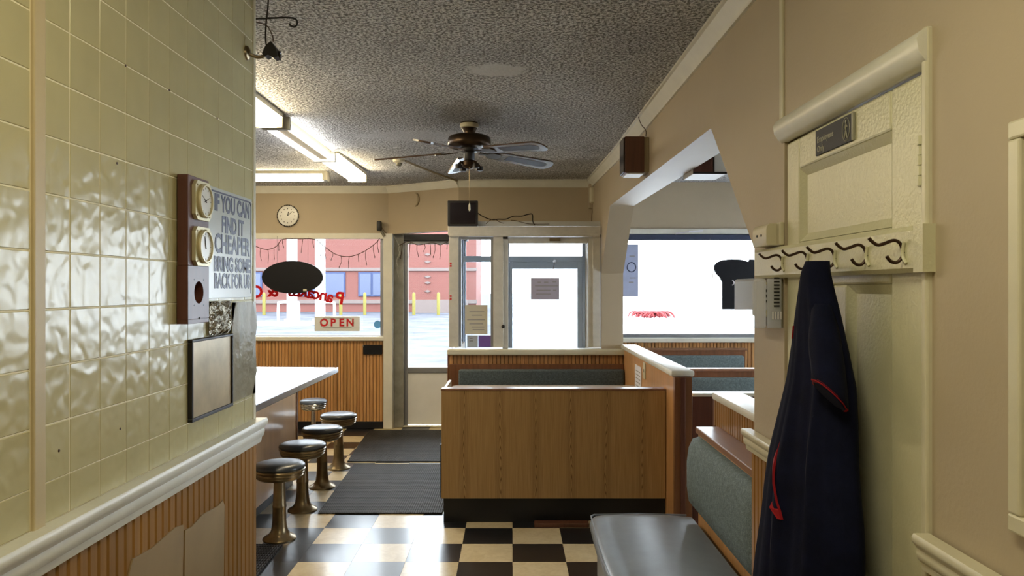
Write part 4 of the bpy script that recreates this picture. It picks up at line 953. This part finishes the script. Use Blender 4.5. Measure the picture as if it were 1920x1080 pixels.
for dx in (-.17, .17): obj('hanging_wire', tube(B(), [(ov.x+dx, Yg-.027, ov.z+rz*.86), (ov.x+dx, Yg-.027, 2.13)], .0016, 5), 'cable_black', os_)
obj('switch', box(B(), ov.x+.12, ov.x+.16, Yg-.046, Yg-.04, ov.z-.155, ov.z-.13, .003), 'cream_plastic', os_)
# window lettering, read from the street: mirrored from inside
word = 'Pancakes & C'; Yt = YW+.047; wl_ = thing('window_lettering', 'red Pancakes lettering on the shop window, mirrored from inside', 'lettering', at(560, 560, Yt))
xpos = [637, 618.5, 606, 593.5, 582, 569, 557, 545.5, 532, 512, 498, 482]; ypos = [560, 557.5, 554, 551.5, 549.5, 547, 546.5, 546, 546, 546, 546, 548]
for i, c_ in enumerate(word):
    if c_ == ' ': continue
    a = -math.radians([-10, -9, -7, -6, -4, -2, -1, 0, 0, 0, 0, 2][i]); p = at(xpos[i], ypos[i], Yt)
    obj('letter', text(B(), c_, .19 if c_ in 'PC&' else .18, p, (-math.cos(a), 0, math.sin(a)), (math.sin(a), 0, math.cos(a)), .0006, 'CENTER', .006), 'vinyl_red', wl_)
# OPEN sign
sgx0, sgx1 = xat(590, Yg), xat(675, Yg); sz0_, sz1_ = zat(621, Yg), zat(593, Yg)
op = thing('open_sign', 'white OPEN sign with red letters standing in the shop window', 'sign', ((sgx0+sgx1)/2, Yg, sz0_))
obj('box', box(B(), sgx0, sgx1, Yg-.012, Yg+.02, sz0_, sz1_, .004), 'sign_open', op)
bm = B(); cx, czz = (sgx0+sgx1)/2, (sz0_+sz1_)/2+.01; hw, hh = .185, .052
tube(bm, [(cx+math.copysign(hw-hh, math.cos(a))+hh*math.cos(a), Yg-.013, czz+hh*math.sin(a)) for a in [2*PI*k/40+.01 for k in range(41)]], .003, 5)
obj('oval_outline', bm, 'print_grey', op)
for q, c_ in enumerate('OPEN'): obj('letter', text(B(), c_, .115, (xat((608, 625, 641, 657)[q], Yg), Yg-.0135, czz), (1, 0, 0), (0, 0, 1), .001, 'CENTER', .004), 'print_red', op)
sb = obj('round_sticker', lathe(B(), [(.043, 0), (.043, .002)], (xat(708, YW+.04), YW+.045, zat(608.5, YW+.04)), 24, ROT_NY), 'sticker_blue'); tag(sb, 'round light blue sticker in the corner of the shop window', 'sticker')
bk = thing('black_box', 'flat black wall box on the beadboard under the shop window', 'wall box', (xat(698, YW), YW-.02, .9)); xx0, xx1 = xat(681, YW-.03), xat(716.5, YW-.03)
obj('body', box(B(), xx0, xx1, YW-.04, YW-.012, zat(664.5, YW-.03), zat(646.5, YW-.03), .004), 'black_gloss', bk); obj('clip', box(B(), xx0-.004, xx0+.006, YW-.042, YW-.02, zat(651, YW-.03), zat(647, YW-.03), .002), 'chrome', bk)
# indoor camera by the window corner, crescent fitting
cm = thing('window_camera', 'little black camera on a bracket above the white post', 'camera', (xat(715, YW), YW-.05, 2.1)); c = at(712, 424, YW-.06)
obj('housing', box(B(), c.x-.028, c.x+.022, YW-.1, YW-.03, c.z-.055, c.z+.055, .012), 'black_metal', cm, 40); obj('bracket', box(B(), c.x-.01, c.x+.03, YW-.03, YW, c.z-.01, c.z+.03, .004), 'cream_plastic', cm)
obj('lens_shade', tube(B(), [(c.x+.015, YW-.06, c.z-.05), (c.x+.05, YW-.06, c.z-.11)], .016, 10), 'grey_plastic', cm); obj('wire', tube(B(), smooth_path([(c.x+.02, YW-.03, c.z-.02), (c.x+.08, YW-.03, c.z-.09), (c.x+.12, YW-.02, c.z-.13)], 4), .003, 5), 'cable_brown', cm)
dn = Vector((-.607, -.795, 0)).normalized(); Ym = YW-(.63)*((785-728)/(860-728))**1.0; c = at(786, 374, Ym)
bm = B(); rr = .075
cres = [(rr*math.cos(a), rr*math.sin(a)) for a in [math.radians(-85+170*k/12) for k in range(13)]]+[(.035+rr*.62*math.cos(a)-.03, rr*.86*math.sin(a)) for a in [math.radians(85-170*k/12) for k in range(13)]]
dt = Vector((.795, -.607, 0)); P = [(c+dt*(u*.8-.04)+Vector((0, 0, v))) for u, v in cres]
A_ = [q+dn*-.01 for q in P]; B_ = [q+dn*.03 for q in P]; loft(bm, [A_, B_])
tag(obj('crescent_light', bm, 'grille_tan'), 'small cream crescent fitting on the slanted wall', 'fitting')
# string lights: drooping wires with icicle drops
def string(name, pts, lab, drops, Y, mat='cable_white'):
    t = thing(name, lab, 'string lights', pts[0]); sm = smooth_path(pts, 8)
    obj('cord', tube(B(), sm, .0042, 5), mat, t)
    random.seed(len(pts)*3+1)
    for i in range(4, len(sm)-1, max(2, len(sm)//drops)):
        p = sm[i]; L = random.uniform(.05, .16); q = [p, p+Vector((random.uniform(-.01, .01), 0, -L*.5)), p+Vector((random.uniform(-.02, .02), 0, -L))]
        dd = obj('drop', tube(B(), q, .003, 4), mat, t); obj('bulb', lathe(B(), [(.003, .006), (.005, 0), (.003, -.012), (0, -.018)], q[-1], 6), mat, dd)
Ys_ = YW-.03
string('string_lights', [at(px, py, Ys_) for px, py in ((480, 462), (500, 468), (518, 462), (530, 449), (560, 448), (590, 449), (608, 462), (630, 477), (655, 481), (680, 473), (702, 458), (712, 447))], 'icicle string lights drooping across the wide shop window', 16, Ys_, 'cable_brown')
Ys2 = 8.47
string('string_lights', [at(px, py, Ys2) for px, py in ((735, 437), (746, 455), (750, 470), (744, 488), (747, 500))], 'bundle of string lights hanging on the stained jamb', 5, Ys2)
string('string_lights', [at(px, py, Ys2) for px, py in ((746, 462), (765, 453), (782, 459), (800, 457), (812, 455), (826, 459), (840, 452))], 'string lights looped over the side door glass', 8, Ys2, 'cable_brown')
# monitor on the vestibule head, its cables
mx0, mx1 = xat(839, 6.98), xat(896, 6.98)
mn = thing('monitor', 'small black monitor standing on top of the vestibule frame', 'monitor', ((mx0+mx1)/2, 7.1, zt+.004))
zm0 = zat(424, 6.98)+.002; zm1 = zat(376, 6.98)
obj('case', box(B(), mx0, mx1, 6.98, 7.03, zm0, zm1, .006), 'black_metal', mn); obj('screen', box(B(), mx0+.022, mx1-.022, 6.974, 6.981, zm0+.02, zm1-.02, .003), 'screen_dark', mn); obj('tube_back', loft(B(), [[Vector((x, y, z)) for x, z in ((a0, c0), (a1, c0), (a1, c1), (a0, c1))] for y, a0, a1, c0, c1 in ((7.03, mx0+.01, mx1-.01, zm0, zm1-.01), (7.25, mx0+.06, mx1-.06, zm0, zm1-.07))]), 'black_metal', mn)
def wire(pts, Y, lab, r=.005, mat='cable_black'):
    tag(obj('cable', tube(B(), smooth_path([at(px, py, Y) for px, py in pts], 6), r, 6), mat, None, 60), lab, 'cable')
wire([(895, 399), (904, 405), (915, 410), (925, 412), (935, 411), (948, 411), (958, 407), (965, 405), (978, 405), (990, 402), (998, 402), (999, 415), (1003, 422)], 7.05, 'thick black cable running from the monitor along the vestibule top')
wire([(911, 420), (919, 413), (928, 411), (936, 416), (945, 419)], 7.02, 'short brown cable tangle beside the monitor', .003, 'cable_brown')
wire([(958, 413), (968, 414), (980, 417), (990, 419.5), (1005, 420), (1030, 420)], 7.0, 'thin brown cable lying on the vestibule head', .003, 'cable_brown')
bx_ = thing('corner_sensor', 'cream sensor box in the corner beside the vestibule top', 'sensor', (.8, 7.4, 2.3)); c = at(1114, 364, 7.62)
obj('body', box(B(), c.x-.045, c.x+.02, 7.6, 7.7, c.z-.085, c.z+.075, .02, 3), 'cream_plastic', bx_, 40); obj('back_plate', box(B(), c.x-.04, XR, 7.7, YU, c.z-.13, c.z+.12, .004), 'wall_beige', bx_); obj('wire', tube(B(), smooth_path([(c.x, 7.72, c.z-.1), (c.x-.01, 7.74, c.z-.2), (c.x-.012, 7.75, c.z-.33)], 4), .004, 6), 'cable_brown', bx_)
obj('flap', prism(B(), [(c.x+.01, c.z+.06), (c.x+.045, c.z-.05), (c.x+.02, c.z-.05)], 'Y', 7.59, 7.6), 'black_metal', bx_)
# papers on the vestibule glass
Yp = YV+.022
def paper(name, px0, px1, py0, py1, mat, lab, lines, Y=Yp):
    o = obj(name, box(B(), xat(px0, Y), xat(px1, Y), Y, Y+.002, zat(py1, Y), zat(py0, Y)), mat); tag(o, lab, 'notice')
    for (a, b, y) in lines: obj('printed_line', box(B(), xat(a, Y), xat(b, Y), Y-.0006, Y, zat(y+1.0, Y), zat(y-.7, Y)), 'print_grey', o)
    return o
paper('paper_notice', 872, 914, 572, 627, 'paper_cream', 'cream paper notice on the vestibule side pane', [(880, 908, 584), (884, 904, 591), (876, 909, 599.5), (880, 906, 607), (884, 908, 613), (886, 908, 618)])
hn = paper('paper_notice', 995, 1049, 521, 562, 'paper_grey', 'grey paper notice hanging in the inner door glass', [(1008, 1014, 529), (1020, 1028, 529), (1036, 1043, 528.5), (1003, 1046, 536), (1006, 1032, 544), (1037, 1043, 544), (1005, 1033, 551)])
obj('string', tube(B(), [at(1033, 521, Yp-.002), at(1037, 505, Yp-.002), at(1040, 492, Yp-.004)], .0022, 5), 'cable_brown', hn); obj('suction_cup', lathe(B(), [(.016, 0), (.012, .006), (.005, .012), (0, .012)], at(1040, 490, Yp+.002), 14, ROT_NY), 'clear_plastic', hn, 40)
pz = paper('window_sticker', 897, 925, 629, 651, 'sticker_purple', 'purple sticker low in the outer storefront pane', [], Yo+.02); paper('window_sticker', 876, 896, 629, 651, 'paper_white', 'white sticker low in the outer storefront pane', [(880, 886, 634), (880, 887, 639)], Yo+.02)
# side room window things
Yq = YR-.02
po = paper('poster', 1150, 1197, 458, 556, 'poster_blue', 'bluish poster at the left end of the side room window', [(1180, 1190, 480), (1181, 1192, 521), (1179, 1188, 529)], Yq-.01)
obj('emblem', tube(B(), [at(1184+8*math.cos(2*PI*k/16), 501+9*math.sin(2*PI*k/16), Yq-.012) for k in range(17)], .005, 5), 'window_frame_blue', po)
sil = [(1353, 580), (1353, 530), (1349, 521), (1342, 514), (1338, 506), (1338, 498), (1343, 492), (1353, 488), (1370, 486), (1388, 487), (1402, 491)]
sil = sil+[(2*1387-x, y) for x, y in sil[::-1] if x < 1387]
bm = B(); Yh = YR-.04; prism(bm, [(xat(x, Yh), zat(y, Yh)) for x, y in sil], 'Y', Yh-.03, Yh)
hs_ = thing('hat_sign', 'dark toast-shaped sign hanging in the side room window', 'sign', (xat(1387, Yh), Yh, zat(580, Yh))); obj('panel', bm, 'black_gloss', hs_)
obj('crescent_mark', tube(B(), [at(1371+5*math.cos(a), 530+5*math.sin(a), Yh-.032) for a in [math.radians(-70+14*k) for k in range(11)]], .005, 5), 'paper_white', hs_)
for dx in (1365, 1412): obj('hanging_wire', tube(B(), [at(dx, 492, Yh-.015), at(dx, 446, Yh-.015)], .002, 5), 'cable_black', hs_)
wc = thing('hanging_lead', 'thin pale lead dangling in the side room window', 'lead', at(1333, 520, YR-.03)); obj('cord', tube(B(), smooth_path([at(px, py, YR-.03) for px, py in ((1331, 448), (1333, 458), (1337, 470), (1333, 480), (1335, 505), (1336, 520))], 5), .0022, 5), 'cable_white', wc)
obj('plug', lathe(B(), [(.008, 0), (.008, -.04), (.004, -.045)], at(1335.5, 513, YR-.03), 8), 'black_metal', wc)
fp = thing('potted_plant', 'small dark leafy plant on the side room window sill', 'plant', (1.05, YR-.04, 1.035))
obj('pot', lathe(B(), [(.02, 1.036), (.03, 1.09), (.028, 1.09), (.02, 1.045), (0, 1.045)], (1.062, YR-.04, 0), 14), 'black_metal', fp)
for k in range(7):
    a = 2.1*k; b0 = Vector((1.062, YR-.04, 1.08)); e = b0+Vector((.05*math.cos(a), .02*math.sin(a)-.02, .28+.03*math.sin(3*k))); m = b0.lerp(e, .55)+Vector((0, 0, .03)); w_ = Vector((.012, .004, 0))
    obj('leaf', loft(B(), [[b0-w_*.3, b0+w_*.3, b0+w_*.3+Vector((0, .001, 0)), b0-w_*.3+Vector((0, .001, 0))], [m-w_, m+w_, m+w_+Vector((0, .001, 0)), m-w_+Vector((0, .001, 0))], [e-w_*.05, e+w_*.05, e+w_*.05+Vector((0, .001, 0)), e-w_*.05+Vector((0, .001, 0))]]), 'leaf_dark', fp)

# ------------------------------------------------------------ outdoors
struct(raw('ground_outdoors', prism(B(), [(-150, 8.9), (4.8, 8.9), (4.8, -60), (150, -60), (150, 220), (-150, 220)], 'Z', -.3, -.08), 'outdoor_ground'), 'wet road and snow outside the windows')
Yb = 52.0
bd = thing('brick_building', 'red brick building across the road with blue windows', 'building', (-16, Yb, -.08))
bx1_ = xat(893, Yb)
obj('wall', box(B(), -45, bx1_, Yb, Yb+8, -.08, 6.2), 'brick_far', bd)
obj('stone_band', box(B(), -45, bx1_+.05, Yb-.12, Yb, zat(508, Yb), zat(502, Yb)), 'stone_band', bd); obj('stone_band', box(B(), -45, bx1_+.05, Yb-.12, Yb, zat(569, Yb), zat(562, Yb)), 'stone_band', bd)
for (a, b) in ((400, 492), (556, 648), (672, 752)):
    f = obj('window', box(B(), xat(a, Yb), xat(b, Yb), Yb-.06, Yb, zat(556, Yb), zat(510, Yb)), 'window_frame_blue', bd); m_ = xat(a+.32*(b-a), Yb)
    obj('pane', box(B(), xat(a+3, Yb), m_-.08, Yb-.1, Yb-.05, zat(553, Yb), zat(513, Yb)), 'window_blue', f); obj('pane', box(B(), m_+.08, xat(b-3, Yb), Yb-.1, Yb-.05, zat(553, Yb), zat(513, Yb)), 'window_blue', f)
for py in (477, 491, 519, 530, 546): obj('wall_lamp', prism(B(), [(xat(796, Yb), zat(py, Yb)), (xat(802, Yb), zat(py+2.5, Yb)), (xat(808, Yb), zat(py, Yb)), (xat(802, Yb), zat(py-2.5, Yb))], 'Y', Yb-.1, Yb), 'stone_band', bd)
obj('low_wall', box(B(), xat(786, Yb), xat(880, Yb), Yb-2, Yb-1.6, -.08, zat(562, Yb-1.8)), 'stone_band', bd)
Ybo = 46.0
for i, px in enumerate((495, 639, 684, 776, 822)):
    x = xat(px, Ybo); o = thing('bollard', ['yellow bollard seen left of the oval sign', 'yellow bollard behind the P of the window lettering', 'yellow bollard near the right side of the shop window', 'yellow bollard in the left half of the side door glass', 'yellow bollard in the right half of the side door glass'][i], 'bollard', (x, Ybo, -.08), 'yellow bollards across the road')
    obj('post', lathe(B(), [(.10, -.08), (.10, zat(552, Ybo)), (.07, zat(549, Ybo)), (0, zat(548, Ybo))], (x, Ybo, 0), 14), 'bollard_yellow', o, 40)
Yc = 36.0
for i, (a, b) in enumerate(((538, 553), (591, 606))):
    x = xat((a+b)/2, Yc); r = xat(b, Yc)-xat(a, Yc); o = thing('canopy_column', ['white canopy column left behind the oval sign', 'white canopy column right behind the oval sign'][i], 'column', (x, Yc, -.08), 'white columns by the road')
    obj('shaft', box(B(), x-r/2, x+r/2, Yc, Yc+.4, .1, 8), 'outdoor_white', o); obj('footing', box(B(), x-r*.8, x+r*.8, Yc-.1, Yc+.5, -.08, .1, .02), 'outdoor_white', o)
for i, (a, b) in enumerate(((522, 560), (600, 627))):
    tag(obj('pipe_guard', tube(B(), smooth_path([at(px, py, Yc-1) for px, py in ((a, 606.6), (a, 572), (a+4, 567), (b-4, 567), (b, 572), (b, 606.6))], 6), .06, 10), 'outdoor_white', None, 60), ['white bent pipe guard left of the columns', 'white bent pipe guard right of the columns'][i], 'guard rail')
tag(obj('kerb', box(B(), -14, xat(592, 34), 33, 34.5, -.08, .06, .02), 'outdoor_white'), 'long white kerb island below the columns outside', 'kerb')
random.seed(4); bm = B(); Yf = 40.0
for k in range(44):
    c = Vector((xat(1222, Yf), Yf, -.05))+Vector((random.gauss(0, .42), random.uniform(-.3, .3), 0)); pts = [c+Vector((.4*math.cos(a+k), .2*math.sin(2*a), .04+.34*abs(math.sin(a+k)))) for a in [j*.7 for j in range(8)]]
    tube(bm, smooth_path(pts, 3), .045, 5)
tag(obj('fence_pile', bm, 'fence_red'), 'crumpled pile of red plastic fencing in the snow', 'fence')
